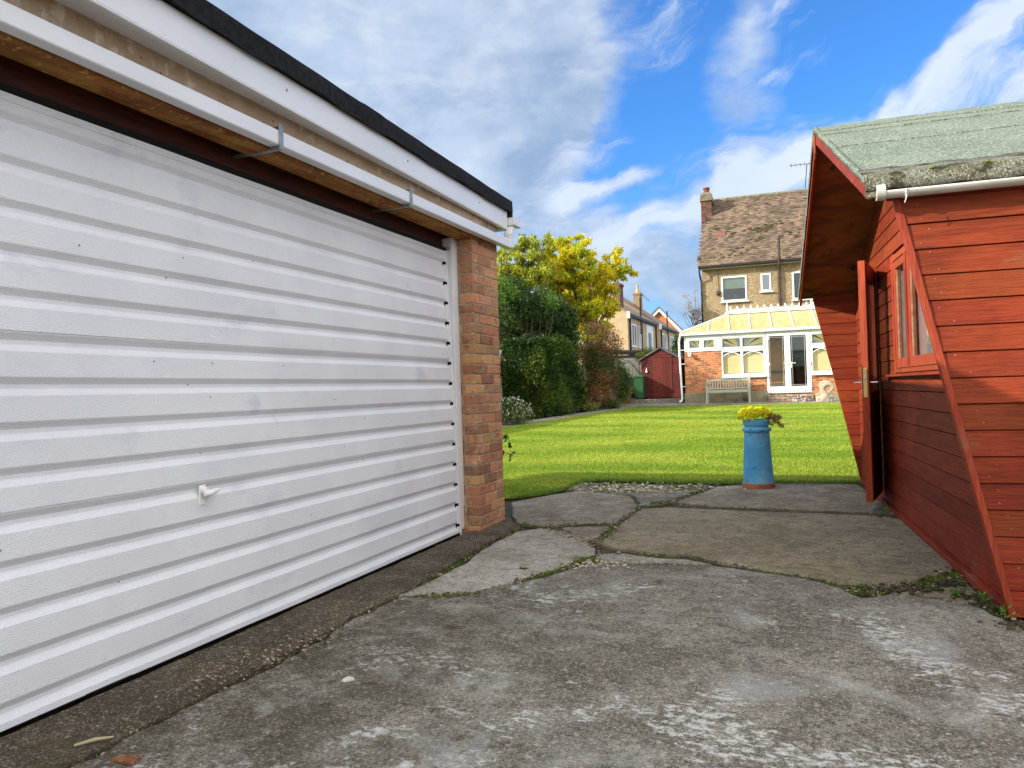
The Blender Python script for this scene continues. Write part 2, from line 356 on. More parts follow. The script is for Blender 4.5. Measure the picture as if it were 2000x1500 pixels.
M_door = mat('door_paint', (.77, .785, .81), (.72, .73, .765), 2.2, (1, 1, .7), rough=.40, bump=.55, bscale=230, bdetail=2, bstretch=(1, .8, 1), spec=.5,
             spots=[((.60, .62, .68), 3.2, .58, .74, (1, .9, 1.3), 2), ((.66, .68, .72), 1.2, .50, .72, (1, .9, 1.8), 7), ((.50, .48, .43), 7, .66, .80, (1, 2.5, .5), 4), ((.45, .44, .42), 55, .72, .80, (1, 1, 1), 5), ((.16, .15, .14), 75, .78, .80, (1, 1, 1), 8)])
M_wpvc = mat('white_plastic', (.72, .73, .74), (.66, .67, .68), 5, (1, .3, 1), rough=.32, spec=.5, spots=[((.52, .49, .43), 9, .62, .80, (1, .6, 3)), ((.30, .27, .22), 60, .74, .82)])
M_white = mat('white_frame', (.80, .80, .78), (.74, .74, .72), 3, rough=.4)
M_felt = mat('black_felt', (.010, .010, .013), (.022, .022, .027), 30, rough=.95, bump=1.0, bscale=320, spec=.25, spots=[((.10, .10, .11), 240, .62, .74)])
M_beige = mat('painted_render', (.46, .35, .24), (.38, .27, .175), 3.5, rough=.85, bump=.5, bscale=110, spots=[((.10, .06, .04), 30, .62, .68, (1, .6, 1)), ((.30, .20, .12), 5, .52, .72, (1, .3, 2.5)), ((.58, .48, .38), 10, .56, .66)])
M_rust = mat('rusty_steel', (.36, .17, .035), (.20, .075, .018), 11, (1, .35, 1), rough=.9, bump=.9, bscale=60, spots=[((.22, .055, .014), 22, .52, .66, (1, .3, 1)), ((.50, .28, .06), 34, .56, .66)])
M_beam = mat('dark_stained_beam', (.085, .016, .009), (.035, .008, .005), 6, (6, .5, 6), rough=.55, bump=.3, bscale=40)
M_black = mat('dark_void', (.006, .005, .005), rough=.95)
M_galv = mat('galvanised_steel', (.33, .35, .34), (.22, .24, .23), 18, rough=.5, metallic=.7, bump=.2, bscale=60)
def wood(name, axis, a, b, rotz=math.radians(-4)):
    st = {'u': (.9, 14, 14), 'v': (14, .9, 14), 'z': (14, 14, .9)}[axis]
    return mat(name, a, b, 3.0, st, rotz, 7, .36, .64, rough=.6, isl=.13, islhue=.012, bump=.6, bscale=6.5, bstretch=st, bdetail=8, dist=.5, spec=.18,
               spots=[(tuple(x*.55 for x in a), 2.0, .58, .72, {'u': (1, 34, 34), 'v': (34, 1, 34), 'z': (34, 34, 1)}[axis]), (tuple(x*1.25 for x in a), 1.2, .50, .70, (1, 1, 1), 3), ((.24, .13, .06), 1.6, .60, .80, (1, 1, 2), 8), (tuple(x*.45 for x in a), 16, .70, .76, (1, 1, 1), 5), ((.48, .22, .12), 34, .70, .76)])
RED = (.235, .038, .0120); RED2 = (.165, .025, .0090)
M_redu = wood('red_boards_side', 'u', RED, RED2); M_redv = wood('red_boards_front', 'v', RED, RED2); M_redz = wood('red_trim', 'z', (.31, .060, .022), (.22, .036, .016))
M_ply = mat('plywood_soffit', (.27, .082, .020), (.12, .032, .011), 2.2, (1, 2.2, 1), rough=.8, dist=1.2, detail=8, spots=[((.20, .085, .02), 3, .56, .72), ((.02, .008, .005), 5, .6, .7)])
M_greenfelt = mat('green_mineral_felt', (.145, .185, .13), (.20, .235, .175), 3, rough=.95, bump=1.5, bscale=85, bdetail=3, spots=[((.42, .47, .39), 85, .53, .60), ((.045, .065, .04), 80, .53, .62, (1, 1, 1), 3), ((.13, .14, .07), 2.4, .62, .80)])
M_edgefelt = mat('weathered_felt_edge', (.19, .20, .15), (.12, .115, .06), 9, rough=.95, bump=1.6, bscale=150, spots=[((.46, .46, .38), 130, .52, .60), ((.045, .04, .015), 14, .48, .62), ((.02, .02, .01), 90, .56, .64)])
M_gutter = mat('grey_white_gutter', (.56, .55, .49), (.46, .45, .39), 6, rough=.4, spots=[((.25, .21, .14), 20, .70, .82)])
M_brass = mat('brass', (.62, .42, .16), rough=.4, metallic=.8, spots=[((.25, .16, .06), 60, .6, .7)])
M_chrome = mat('brushed_metal', (.55, .55, .55), rough=.3, metallic=.9)
M_glass = glassmat('window_glass', (.9, .93, .94), .06, .9)
M_glassd = glassmat('dim_glass', (.75, .8, .75), .06, .85)
M_curtain = mat('net_curtain', (.75, .70, .60), (.55, .55, .50), 9, (.2, 9, .2), rough=.9)
M_teal = mat('teal_curtain', (.30, .52, .52), (.20, .36, .38), 9, (.2, 9, .2), rough=.9)
M_blue = mat('blue_glaze', (.060, .29, .52), (.12, .40, .62), 3.0, (1, 1, 1.3), rough=.6, bump=.25, bscale=60, spots=[((.26, .46, .56), 5, .56, .74, (1, 1, .5)), ((.30, .20, .16), 14, .60, .68), ((.035, .16, .32), 20, .56, .68), ((.16, .24, .22), 4, .56, .74, (1, 1, .4), 6), ((.30, .26, .22), 55, .66, .70)])
M_terra = mat('terracotta', (.36, .13, .06), (.27, .09, .05), 9, rough=.85, bump=.3, bscale=80)
M_rough_render = mat('pebbledash', (.31, .235, .13), (.25, .185, .105), 1.0, rough=.95, bump=1., bscale=30, spots=[((.44, .36, .22), 18, .52, .62), ((.17, .12, .065), 18, .54, .64, (1, 1, 1), 4)])
M_tile = mat('roof_tile', (.175, .122, .080), (.125, .090, .062), 1.2, rough=.9, isl=.34, islhue=.015, spots=[((.27, .22, .15), 6, .58, .74), ((.055, .05, .025), 3.2, .68, .76, (1, 1, 1), 2)])
M_chim = mat('dark_brick', (.16, .075, .05), (.11, .06, .045), 12, rough=.9, isl=.3, bump=.4, bscale=30)
M_cap = mat('weathered_mortar', (.22, .19, .13), (.12, .11, .06), 8, rough=.95)
M_cream = mat('cream_blind', (.74, .64, .36), (.68, .58, .32), 5, (12, 1, 1), rough=.8)
M_yroof = mat('yellowed_polycarbonate', (.38, .34, .13), (.47, .43, .20), 2.2, (4, .8, 1), rough=.45, spec=.4)
M_gutdark = mat('black_gutter', (.018, .016, .015), rough=.5)
M_pipe = mat('old_iron_pipe', (.085, .05, .045), (.05, .035, .03), 15, rough=.7)
M_room = mat('room_wall', (.30, .19, .09), (.22, .13, .06), 3, rough=.9)
M_roomd = mat('dark_room', (.06, .07, .06), rough=.9)
M_lead = mat('stained_glass_panel', (.12, .145, .13), (.08, .10, .08), 9, rough=.25, spec=.4)
M_leady = mat('yellow_glass', (.24, .23, .04), rough=.2)
M_leadb = mat('brown_glass', (.07, .035, .025), rough=.2)
M_came = mat('lead_came', (.45, .45, .42), rough=.5)
M_bench = mat('sage_paint', (.33, .42, .33), (.45, .47, .38), 9, rough=.8, spots=[((.52, .47, .36), 16, .54, .68)])
M_stone = mat('weathered_stone', (.44, .37, .26), (.34, .28, .19), 7, rough=.95, bump=.8, bscale=40, spots=[((.16, .13, .09), 11, .6, .7)])
M_plinth = mat('cement_plinth', (.30, .27, .18), (.22, .20, .12), 4, rough=.95, bump=.3, bscale=30, spots=[((.12, .09, .05), 3, .55, .75)])
M_shed2 = mat('dark_red_boards', (.105, .012, .007), (.070, .009, .006), 5, (3, 3, 12), rough=.75, isl=.2)
M_shed2d = mat('red_plank_door', (.135, .017, .008), (.085, .011, .006), 5, (14, 14, 1.2), rough=.7, isl=.2)
M_slate = mat('grey_shed_felt', (.10, .11, .12), (.15, .16, .17), 9, rough=.9)
M_fence = mat('silvered_fence', (.26, .25, .22), (.17, .16, .14), 5, (10, 10, .7), rough=.9, isl=.25)
M_bin = mat('green_bin_plastic', (.022, .085, .030), (.03, .11, .04), 6, rough=.5)
M_bark = mat('bark', (.16, .12, .08), (.08, .06, .04), 9, (6, 6, 1), rough=.95, bump=.8, bscale=30)
M_inner = mat('shaded_twigs', (.030, .034, .014), (.05, .05, .02), 14, rough=1.)  # shade inside the plants is put into this dark colour
M_nbeige = mat('beige_render', (.50, .38, .22), (.43, .32, .19), 2, rough=.95, bump=.4, bscale=20)
M_norange = mat('orange_brick', (.52, .19, .075), (.45, .16, .065), 6, rough=.9)
M_dish = mat('grey_dish', (.15, .165, .17), rough=.6)

# ------------------------------------------------------------------ ground
def sheet(name, xs, ys, zf, mt, kind='structure'):
    V = []; Fc = []
    for y in ys:
        for x in xs: V.append((x, y, zf(x, y)))
    n = len(xs)
    for j in range(len(ys)-1):
        for i in range(n-1): Fc.append((j*n+i, j*n+i+1, (j+1)*n+i+1, (j+1)*n+i))
    mb = MB(); mb.add(V, Fc); o = mb.build(name, mt); o['kind'] = kind; return o
sheet('ground', [-900, -60, -14, -7.6, -2.4, 2, 14, 60, 900], [-600, -20, -2, 8, 14, 20, 25.5, 28, 60, 150, 900], lambda x, y: terr(y)-.022, M_soil)

def wob(x, y, k): return math.sin(x*k*1.7+y*k*.9+1.3)*.5+math.sin(x*k*3.9-y*k*2.7)*.3+math.sin(y*k*7.3+x*k*5.1)*.2
def slab(name, pts, mt, z=0., th=.05, amp=.012, chamfer=.009, world_pts=False, label=None):
    P = [Vector((p[0], p[1])) if world_pts else Vector(gnd(p[0], p[1])[:2]) for p in pts]
    out = []
    for i, a in enumerate(P):
        b = P[(i+1) % len(P)]; L = (b-a).length; n = max(1, int(L/.045)); nn = Vector((b.y-a.y, a.x-b.x)).normalized() if L > 0 else Vector((0, 0))
        for k in range(n):
            q = a.lerp(b, k/n); e = amp*(1.3*wob(q.x, q.y, 5)+.9*wob(q.x, q.y, 19)+.8*random.uniform(-1, 1)); out.append(q+nn*e)
    area = sum(out[i].x*out[(i+1) % len(out)].y-out[(i+1) % len(out)].x*out[i].y for i in range(len(out)))
    if area < 0: out.reverse()
    n = len(out); inn = []
    for i in range(n):
        t = (out[(i+1) % n]-out[i-1]).normalized(); inn.append(out[i]+Vector((-t.y, t.x))*chamfer)
    V = [(q.x, q.y, z-th) for q in out]+[(q.x, q.y, z-chamfer*.7) for q in out]+[(q.x, q.y, z) for q in inn]
    Fc = [tuple(range(2*n, 3*n))]
    for i in range(n):
        j = (i+1) % n; Fc += [(i, j, n+j, n+i), (n+i, n+j, 2*n+j, 2*n+i)]
    mb = MB(); mb.add(V, Fc); o = mb.build(name, mt); o['kind'] = 'structure'
    if label: o['label'] = label
    return o
def W(*p): return [tuple(gnd(*q)[:2]) for q in p]
strip_line = [(1020, 1030), (962, 1060), (905, 1092), (880, 1108), (800, 1158), (700, 1203), (572, 1276), (332, 1400), (180, 1480)]
# main driveway slab, dark exposed aggregate, running past and behind the camera
main = W((785, 1168), (850, 1168), (905, 1166), (950, 1158), (1010, 1143), (1060, 1128), (1112, 1110), (1180, 1100), (1290, 1103), (1400, 1107), (1500, 1121), (1590, 1133), (1640, 1150), (1680, 1168), (1740, 1160), (1800, 1167), (1900, 1182), (1955, 1210), (2010, 1240))
slab('driveway', main+[(4.5, 2.9), (4.5, -6), (-2.0, -6), (-2.03, .5)]+[tuple(gnd(180, 1482)[:2]), tuple(gnd(332, 1403)[:2]), tuple(gnd(572, 1280)[:2]), tuple(gnd(700, 1207)[:2])], M_drive, .004, world_pts=True, amp=.012)
slab('garage_threshold', [(-2.345, 5.0), (-2.345, -.6), (-2.02, -.6), (-2.04, .5)]+W((180, 1478), (332, 1396), (572, 1272), (700, 1200), (800, 1153), (880, 1103), (905, 1088), (962, 1056), (1018, 1030), (1000, 1020), (994, 1012))+[(-2.33, 5.55)], M_strip, .012, world_pts=True, amp=.005, th=.06)
slab('concrete_patch', [(780, 1162), (828, 1140), (908, 1100), (948, 1070), (1008, 1038), (1056, 1031), (1104, 1038), (1144, 1056), (1163, 1072), (1158, 1085), (1120, 1096), (1108, 1105), (1040, 1124), (960, 1145), (905, 1158)], M_pale, .0, amp=.006)
slab('concrete_patch', [(998, 980), (1080, 966), (1130, 958), (1230, 968), (1246, 990), (1218, 1012), (1196, 1022), (1100, 1022), (1058, 1027), (1012, 1023), (1000, 1004)], M_mid, .0, amp=.007)
slab('concrete_patch', [(1098, 1029), (1190, 1026), (1186, 1036), (1160, 1049), (1140, 1050), (1118, 1041)], M_mid, -.004, amp=.006)
slab('concrete_patch', [(1168, 1062), (1206, 1026), (1252, 994), (1300, 990), (1400, 995), (1560, 1001), (1700, 1006), (1756, 1010), (1850, 1092), (1866, 1110), (1840, 1122), (1800, 1130), (1748, 1146), (1720, 1150), (1640, 1140), (1560, 1124), (1480, 1108), (1400, 1094), (1340, 1080), (1290, 1080), (1212, 1070)], M_tan, .0, amp=.007)
slab('concrete_patch', [(1168, 1082), (1205, 1078), (1290, 1089), (1340, 1091), (1390, 1100), (1290, 1098), (1186, 1096), (1160, 1094)], M_pale, -.003, amp=.004)
slab('concrete_patch', [(1320, 980), (1370, 962), (1400, 950), (1470, 945), (1600, 944), (1676, 946), (1730, 986), (1752, 1001), (1600, 996), (1400, 988)], M_mid, .0, amp=.006)
slab('concrete_patch', [(1138, 942), (1240, 944), (1380, 946), (1400, 949), (1355, 964), (1300, 984), (1256, 986), (1236, 965), (1140, 955), (1100, 956)], M_rough, -.006, amp=.02)
slab('concrete_patch', [(1872, 1116), (1880, 1128), (1930, 1165), (1890, 1176), (1810, 1160), (1762, 1156), (1800, 1142), (1850, 1128)], M_tan, -.005, amp=.01)

# lawn outline (world)
LF = W((1000, 974), (1060, 966), (1108, 955), (1140, 940), (1200, 939), (1300, 942), (1400, 944), (1480, 943), (1600, 943), (1660, 943), (1740, 944))
P_PATHR = [(-8.3, 5.7), (-7.35, 10.5), (-6.62, 15.9), (-5.95, 20.0), (-5.3, 24.3)]
LAWN = [(-8.3, 5.7), (-3.1, 6.2)]+LF+[(9, 8.4), (9, 24.3), (-5.3, 24.3)]+P_PATHR[:0:-1][1:]
def tri_sheet(name, poly, mt, dz, amp=.02):
    """fill a polygon and drape it over the terrain"""
    bm = bmesh.new(); vs = []
    for i, a in enumerate(poly):
        b = poly[(i+1) % len(poly)]; L = math.dist(a, b); n = max(1, int(L/.12))
        for k in range(n):
            x = a[0]+(b[0]-a[0])*k/n; y = a[1]+(b[1]-a[1])*k/n; x += amp*random.uniform(-1, 1); y += amp*random.uniform(-1, 1)
            vs.append(bm.verts.new((x, y, 0)))
    bm.faces.new(vs)
    for yc in [8, 9.5]+list(np.arange(11, 29, 1.5))+[25.5, 28]:
        bmesh.ops.bisect_plane(bm, geom=bm.verts[:]+bm.edges[:]+bm.faces[:], plane_co=(0, float(yc), 0), plane_no=(0, 1, 0))
    for v in bm.verts: v.co.z = terr(v.co.y)+dz
    bmesh.ops.recalc_face_normals(bm, faces=bm.faces)
    me = bpy.data.meshes.new(name); bm.to_mesh(me); bm.free(); me.materials.append(mt)
    o = bpy.data.objects.new(name, me); C.objects.link(o); o['kind'] = 'structure'; return o
tri_sheet('lawn', LAWN, M_lawn, .004, .05)
def inside(poly, X, Y):
    r = np.zeros(len(X), bool); j = len(poly)-1
    for i in range(len(poly)):
        xi, yi = poly[i]; xj, yj = poly[j]
        c = ((yi > Y) != (yj > Y)) & (X < (xj-xi)*(Y-yi)/(yj-yi+1e-12)+xi); r ^= c; j = i
    return r
def blades(name, X, Y, Z, h, wd_, mt, lean=.35):
    n = len(X); P = np.stack([X, Y, Z], 1); a = RNG.uniform(0, 2*np.pi, n); s_ = np.stack([np.cos(a), np.sin(a), np.zeros(n)], 1)
    l = RNG.normal(size=(n, 3))*lean; l[:, 2] = 1; l = unit(l); hh = (h*RNG.uniform(.5, 1.3, n))[:, None]; w2 = (wd_*RNG.uniform(.6, 1.2, n))[:, None]
    V = np.stack([P-s_*w2/2, P+s_*w2/2, P+l*hh], 1).reshape(-1, 3)
    o = raw(name, V, np.arange(3*n).reshape(-1, 3), mt); return o
NG = 900000
yy = 5.7+18.7*RNG.uniform(0, 1, NG)**1.35; xx = RNG.uniform(-.47, .16, NG)*yy*1.05+RNG.uniform(-.4, .4, NG)
k = inside(LAWN, xx, yy); xx = xx[k]; yy = yy[k]
zz = np.interp(yy, [0, 8, 25.5, 28], [0, 0, .411, .511])+.003
bl = blades('grass', xx, yy, zz, .020+.0005*yy, .0026+.00050*yy, M_blade, .7)
tag(bl, 'short bright green mown grass of the lawn', 'grass', kind='stuff')
# tufts hanging over the near edge of the lawn
ex, ey = [], []
for a, b in zip(LF[:-1], LF[1:]):
    n = int(math.dist(a, b)*1900); t_ = RNG.uniform(0, 1, n); ex.append(a[0]+(b[0]-a[0])*t_+RNG.normal(size=n)*.02); ey.append(a[1]+(b[1]-a[1])*t_+RNG.normal(size=n)*.05)
ex = np.concatenate(ex); ey = np.concatenate(ey)
e_ = blades('grass_edge', ex, ey, np.zeros(len(ex)), .045, .0045, leafmat('edge_grass', (.10, .19, .015), (.18, .26, .03), .3, .04, .45, 5), .9)
tag(e_, 'ragged darker grass fringe between lawn and concrete', 'grass', kind='stuff')
# path along the hedge, patio in front of the house
tri_sheet('path', [(-8.9, 5.7), (-7.9, 11), (-7.15, 16.6), (-6.4, 21), (-5.85, 25.0), (-5.3, 25.0), (-5.3, 24.3)]+P_PATHR[:0:-1][1:]+[(-8.3, 5.7)], M_pave, .010, .01)
pt = MB(); pt.add([HT(-5.6, 24.95, .375), HT(9, 24.95, .375), HT(9, 26.2, .375+.03), HT(-5.6, 26.2, .375+.03), HT(-5.6, 24.95, .415), HT(9, 24.95, .40), HT(9, 26.2, .43), HT(-5.6, 26.2, .46)],
                  [(3, 2, 1, 0), (4, 5, 6, 7), (0, 1, 5, 4), (1, 2, 6, 5), (2, 3, 7, 6), (3, 0, 4, 7)])
o = pt.build('patio', M_pave, bevel=.01); o['kind'] = 'structure'
pt = MB(); pt.box(-5.9, -3.12, 26.22, 31, .30, .60, HT); o = pt.build('patio_step', M_pave, bevel=.012); o['kind'] = 'structure'

# moss, weeds and pebbles in the joints
cracks = [[(1000, 1022), (1056, 1028), (1130, 1052), (1165, 1070)], [(1165, 1070), (1205, 1025), (1250, 991), (1290, 985), (1360, 962), (1400, 949)], [(1060, 1027), (1100, 1025), (1200, 1023)],
          [(785, 1165), (860, 1165), (930, 1157), (1010, 1138), (1110, 1106), (1150, 1092), (1180, 1080)], [(1165, 1078), (1290, 1085), (1350, 1086), (1420, 1104), (1500, 1118), (1600, 1132), (1640, 1145)],
          [(1640, 1147), (1700, 1153), (1760, 1153), (1800, 1138), (1850, 1125), (1872, 1112)], [(1100, 1103), (1300, 1101), (1400, 1105)], [(1300, 986), (1400, 991), (1600, 998), (1752, 1006)],
          [(785, 1165), (870, 1115), (950, 1066), (1020, 1030)], [(1640, 1150), (1720, 1160), (1800, 1165), (1880, 1178), (1950, 1200), (2000, 1228)], [(1752, 1006), (1800, 1040), (1860, 1095), (1900, 1140), (1960, 1195), (1995, 1225)],
          [(180, 1480), (572, 1275), (800, 1156), (880, 1105)], [(1120, 945), (1250, 950), (1380, 948)], [(1400, 948), (1500, 945), (1690, 945)]]
dens_ = [2600, 3600, 3600, 2400, 1200, 3000, 900, 600, 900, 1100, 700, 260, 4200, 900]
wid = [.025, .022, .02, .02, .014, .045, .012, .02, .014, .02, .03, .012, .10, .06]
MX, MY, PX_, PY_ = [], [], [], []
for cr, dn, wd2 in zip(cracks, dens_, wid):
    Q = W(*cr)
    for a, b in zip(Q[:-1], Q[1:]):
        L = math.dist(a, b); n = int(L*dn); t_ = RNG.uniform(0, 1, n); x = a[0]+(b[0]-a[0])*t_; y = a[1]+(b[1]-a[1])*t_
        gate = (np.sin(x*9+y*5)+np.sin(x*23-y*17)*.7+RNG.normal(size=n)*.5) > .1
        x = x[gate]+RNG.normal(size=gate.sum())*wd2; y = y[gate]+RNG.normal(size=gate.sum())*wd2; MX.append(x); MY.append(y)
        m_ = int(L*dn/28); t_ = RNG.uniform(0, 1, m_); PX_ += list(a[0]+(b[0]-a[0])*t_+RNG.normal(size=m_)*wd2*1.4); PY_ += list(a[1]+(b[1]-a[1])*t_+RNG.normal(size=m_)*wd2*1.4)
for px, py, r, n in ((1022, 1111, .018, 500), (1690, 1146, .06, 900), (1860, 1122, .05, 500), (1290, 982, .05, 900), (1140, 1092, .07, 1500), (1890, 1190, .05, 300), (1200, 955, .22, 1800), (1330, 952, .2, 1500), (1620, 955, .2, 500)):
    g_ = gnd(px, py); MX.append(g_.x+RNG.normal(size=n)*r*.8); MY.append(g_.y+RNG.normal(size=n)*r*.6)
MX = np.concatenate(MX); MY = np.concatenate(MY)
o = blades('moss', MX, MY, np.full(len(MX), -.006), .016, .007, M_moss, 1.1); tag(o, 'moss growing in the cracks between the concrete slabs', 'moss', kind='stuff')
pb = MB()
for x, y in zip(PX_, PY_):
    r = random.uniform(.003, .009)*(1.6 if random.random() < .1 else 1); pb.ball((x, y, r*.4), r, (random.uniform(.8, 1.4), random.uniform(.8, 1.4), .6), 6, 4)
for _ in range(260):    # loose gravel by the threshold
    t_ = random.uniform(0, 1)**1.2; a = gnd(420, 1330); x = a.x+random.gauss(0, .05)+.15*t_; y = a.y+random.gauss(0, .16)+.5*t_; r = random.uniform(.003, .008); pb.ball((x-.03, y, .014), r, (1.2, 1, .6), 6, 4)
o = pb.build('pebbles', M_pebble, smooth=True); tag(o, 'small loose stones and grit along the slab joints', 'pebbles', kind='stuff')
pg_ = MB()
for _ in range(520):
    g_ = gnd(random.gauss(1235, 85), random.gauss(953, 5)); r_ = random.uniform(.006, .016); pg_.ball((g_.x, g_.y, r_*.3-.002), r_, (random.uniform(.8, 1.5), 1, .5), 6, 4)
for _ in range(90):
    g_ = gnd(random.gauss(1160, 40), random.gauss(1104, 5)); r_ = random.uniform(.004, .011); pg_.ball((g_.x, g_.y, r_*.3), r_, (random.uniform(.8, 1.5), 1, .6), 6, 4)
o = pg_.build('gravel', mat('pale_gravel', (.50, .46, .34), (.34, .30, .20), 20, rough=.9, isl=.4), smooth=True); tag(o, 'pale loose gravel where the broken concrete meets the lawn', 'gravel', kind='stuff')
# ------------------------------------------------------------------ garage
GX = -2.27; PY0, PY1 = 4.96, 5.44
gar = thing('garage', (-2.4, 2.5, 0), 'flat-roofed brick garage with wide white ribbed metal door and black felt roof edge', 'garage')
# brick pillar beside the door, every brick its own block in a recessed mortar core
pil = MB(); COURSE = .0752; j_ = .010
def brick(mb, x0, x1, y0, y1, z0, z1):
    e = lambda: random.uniform(-.0028, .0028)
    mb.box(x0+e(), x1+e(), y0+e(), y1+e(), z0+e(), z1+e())
for c_ in range(31):
    z0 = -.03+c_*COURSE; z1 = z0+COURSE-j_
    if z1 > 2.42: break
    top = z0 > 2.13
    ys = ([PY0, PY0+.215, PY0+.225, PY1] if c_ % 2 == 0 else [PY0, PY0+.1025, PY0+.1125, PY0+.3375, PY0+.3475, PY1])
    if c_ < 1: ys = [PY0-.006, PY0+.33, PY0+.34, PY1+.008]
    for k in range(0, len(ys), 2):
        if top and ys[k] < PY0+.1: ys[k] += 0
        brick(pil, GX-.1025, GX, ys[k], ys[k+1], z0, z1)
    xs = ([GX-.1125-.215, GX-.1125] if c_ % 2 == 0 else [GX-.1125-.1025, GX-.1125])
    brick(pil, xs[0], xs[1], PY0, PY0+.1, z0, z1)
    brick(pil, xs[0]-.225, xs[0]-.01, PY0, PY0+.1, z0, z1)
    for k in range(8):
        x1 = GX-.1125-k*.225-(.1125 if c_ % 2 else 0); brick(pil, x1-.215, x1, PY1-.1, PY1+.003, z0, z1)
P_o = pil.build('pillar', M_brick, gar, bevel=.0035)
mo = MB(); mo.box(GX-2.0, GX-.0045, PY0+.0045, PY1-.0045, -.05, 2.364); mo.build('mortar', M_mortar, P_o)
# rear and left walls, simply rendered brick, seen only from other sides
bw = MB(); bw.box(-7.0, GX-2.0, PY1-.22, PY1-.005, -.05, 2.34); bw.box(-7.2, -7.0, -.45, PY1-.005, -.05, 2.34); bw.box(-7.0, -2.34, -.45, -.2, -.05, 2.34); bw.box(-2.5, -2.28, -.45, .22, -.05, 2.14)
bw.build('wall', M_brick, gar)
fl = MB(); fl.box(-7.0, -2.46, -.2, PY1-.25, -.06, .002); fl.build('floor_slab', M_pave, gar)
# ribbed up-and-over door, leaning in slightly at the top
DY0, DY1 = .30, 4.795
def dx(z): return -2.368-.0245*z
prof = []
prof.append((-.02, .018)); prof.append((0., .018)); prof.append((0., .026))
RP = .1465; D = .018
for k in range(14):
    zc = .078+k*RP
    prof += [(0., zc-.038), (-.002, zc-.0360), (-D+.002, zc-.018), (-D, zc-.014), (-D, zc+.000), (-.0015, zc+.022), (0., zc+.0255)]
    if k == 4: prof += [(0., zc+.027), (-.006, zc+.0275), (-.006, zc+.0295), (0., zc+.030)]
    if k == 8: prof += [(0., zc+.027), (-.006, zc+.0275), (-.006, zc+.0295), (0., zc+.030)]
prof += [(0., 2.035), (-.004, 2.037), (-.004, 2.040), (0, 2.042), (0., 2.068), (-.03, 2.070)]
dr = MB(); ysd = [DY0+(DY1-DY0)*i/60 for i in range(61)]
for i, y in enumerate(ysd):
    for d, z in prof: dr.v.append((dx(z)+d+.0028*math.sin(y*2.3+z*4)+.0014*math.sin(y*9+z*3)-.004*math.exp(-((y-2.9)**2+(z-.35)**2)/.006)-.003*math.exp(-((y-3.7)**2+(z-1.2)**2)/.004)-.003*math.exp(-((y-2.1)**2+(z-1.55)**2)/.004), y, z+.0012*math.sin(y*1.9)))
n = len(prof)
for i in range(60):
    for k in range(n-1): dr.f.append((i*n+k, (i+1)*n+k, (i+1)*n+k+1, i*n+k+1))
door = dr.build('garage_door', M_door, gar)
st = MB()       # closing strip with open notches at the recesses, then the edge stile
zs = [.02]+sum([[.078+k*RP-.013, .078+k*RP+.009] for k in range(14)], [])+[2.068]
for a, b in zip(zs[::2], zs[1::2]): st.hexa([(dx(a)-.012, DY1, a), (dx(a), DY1, a), (dx(a), DY1+.026, a), (dx(a)-.012, DY1+.026, a), (dx(b)-.012, DY1, b), (dx(b), DY1, b), (dx(b), DY1+.026, b), (dx(b)-.012, DY1+.026, b)])
a, b = .0, 2.075
st.hexa([(dx(a)-.03, DY1+.026, a), (dx(a)+.004, DY1+.026, a), (dx(a)+.004, DY1+.048, a), (dx(a)-.03, DY1+.048, a), (dx(b)-.03, DY1+.026, b), (dx(b)+.004, DY1+.026, b), (dx(b)+.004, DY1+.048, b), (dx(b)-.03, DY1+.048, b)])
st.build('door_edge', M_door, door, bevel=.001)
bk = MB(); bk.hexa([(dx(0)-.06, DY0-.02, .0), (dx(0)-.03, DY0-.02, 0), (dx(0)-.03, DY1+.03, 0), (dx(0)-.06, DY1+.03, 0), (dx(2.05)-.06, DY0-.02, 2.05), (dx(2.05)-.03, DY0-.02, 2.05), (dx(2.05)-.03, DY1+.03, 2.05), (dx(2.05)-.06, DY1+.03, 2.05)])
for (a_, b_) in ((.0, 2.06),): bk.hexa([(dx(a_)-.03, DY1+.0238, a_), (dx(a_)-.0012, DY1+.0238, a_), (dx(a_)-.0012, DY1+.0256, a_), (dx(a_)-.03, DY1+.0256, a_), (dx(b_)-.03, DY1+.0238, b_), (dx(b_)-.0012, DY1+.0238, b_), (dx(b_)-.0012, DY1+.0256, b_), (dx(b_)-.03, DY1+.0256, b_)])  # black plate added so the notch openings look shaded
bk.build('shade_backing', M_black, door)
rb = MB(); rb.box(dx(0)-.03, dx(0)-.004, DY0-.01, DY1+.05, .013, .019); rb.build('rubber_seal', M_gutdark, door)
hd = MB(); hx = dx(.63); hd.box(hx+.0, hx+.007, 2.382, 2.418, .592, .676); hd.tube([(hx, 2.40, .655), (hx+.028, 2.40, .652)], [.017, .015], 14); hd.tube([(hx+.028, 2.385, .640), (hx+.034, 2.41, .641), (hx+.034, 2.445, .648), (hx+.032, 2.468, .653)], [.012, .014, .011, .004], 12)
hd.build('door_handle', M_white, door, bevel=.004, smooth='auto', seg=2)
sc = MB()
for _ in range(30):
    y = random.uniform(1.5, 4.7); k = random.randrange(13); z = .078+k*RP+random.choice([-.002, .06, .09]); sc.ball((dx(z)+(0 if z-.078-k*RP > .03 else -D)+.0005, y, z), .0028, seg=6, rings=4)
sc_o = sc.build('rivets', M_pipe, door); sc_o['kind'] = 'stuff'
jm = MB()
jm.box(-2.50, -2.378, DY1+.052, 4.905, .03, 2.17); jm.box(-2.50, -2.392, 4.905, PY0-.001, .19, 2.17); jm.box(-2.50, -2.397, 4.905, PY0-.003, .03, .183)
jm.build('door_frame', M_wpvc, gar, bevel=.002); jm = MB(); jm.box(-2.50, -2.378, .22, DY0-.005, .03, 2.17); jm.build('door_frame', M_wpvc, gar, bevel=.002)
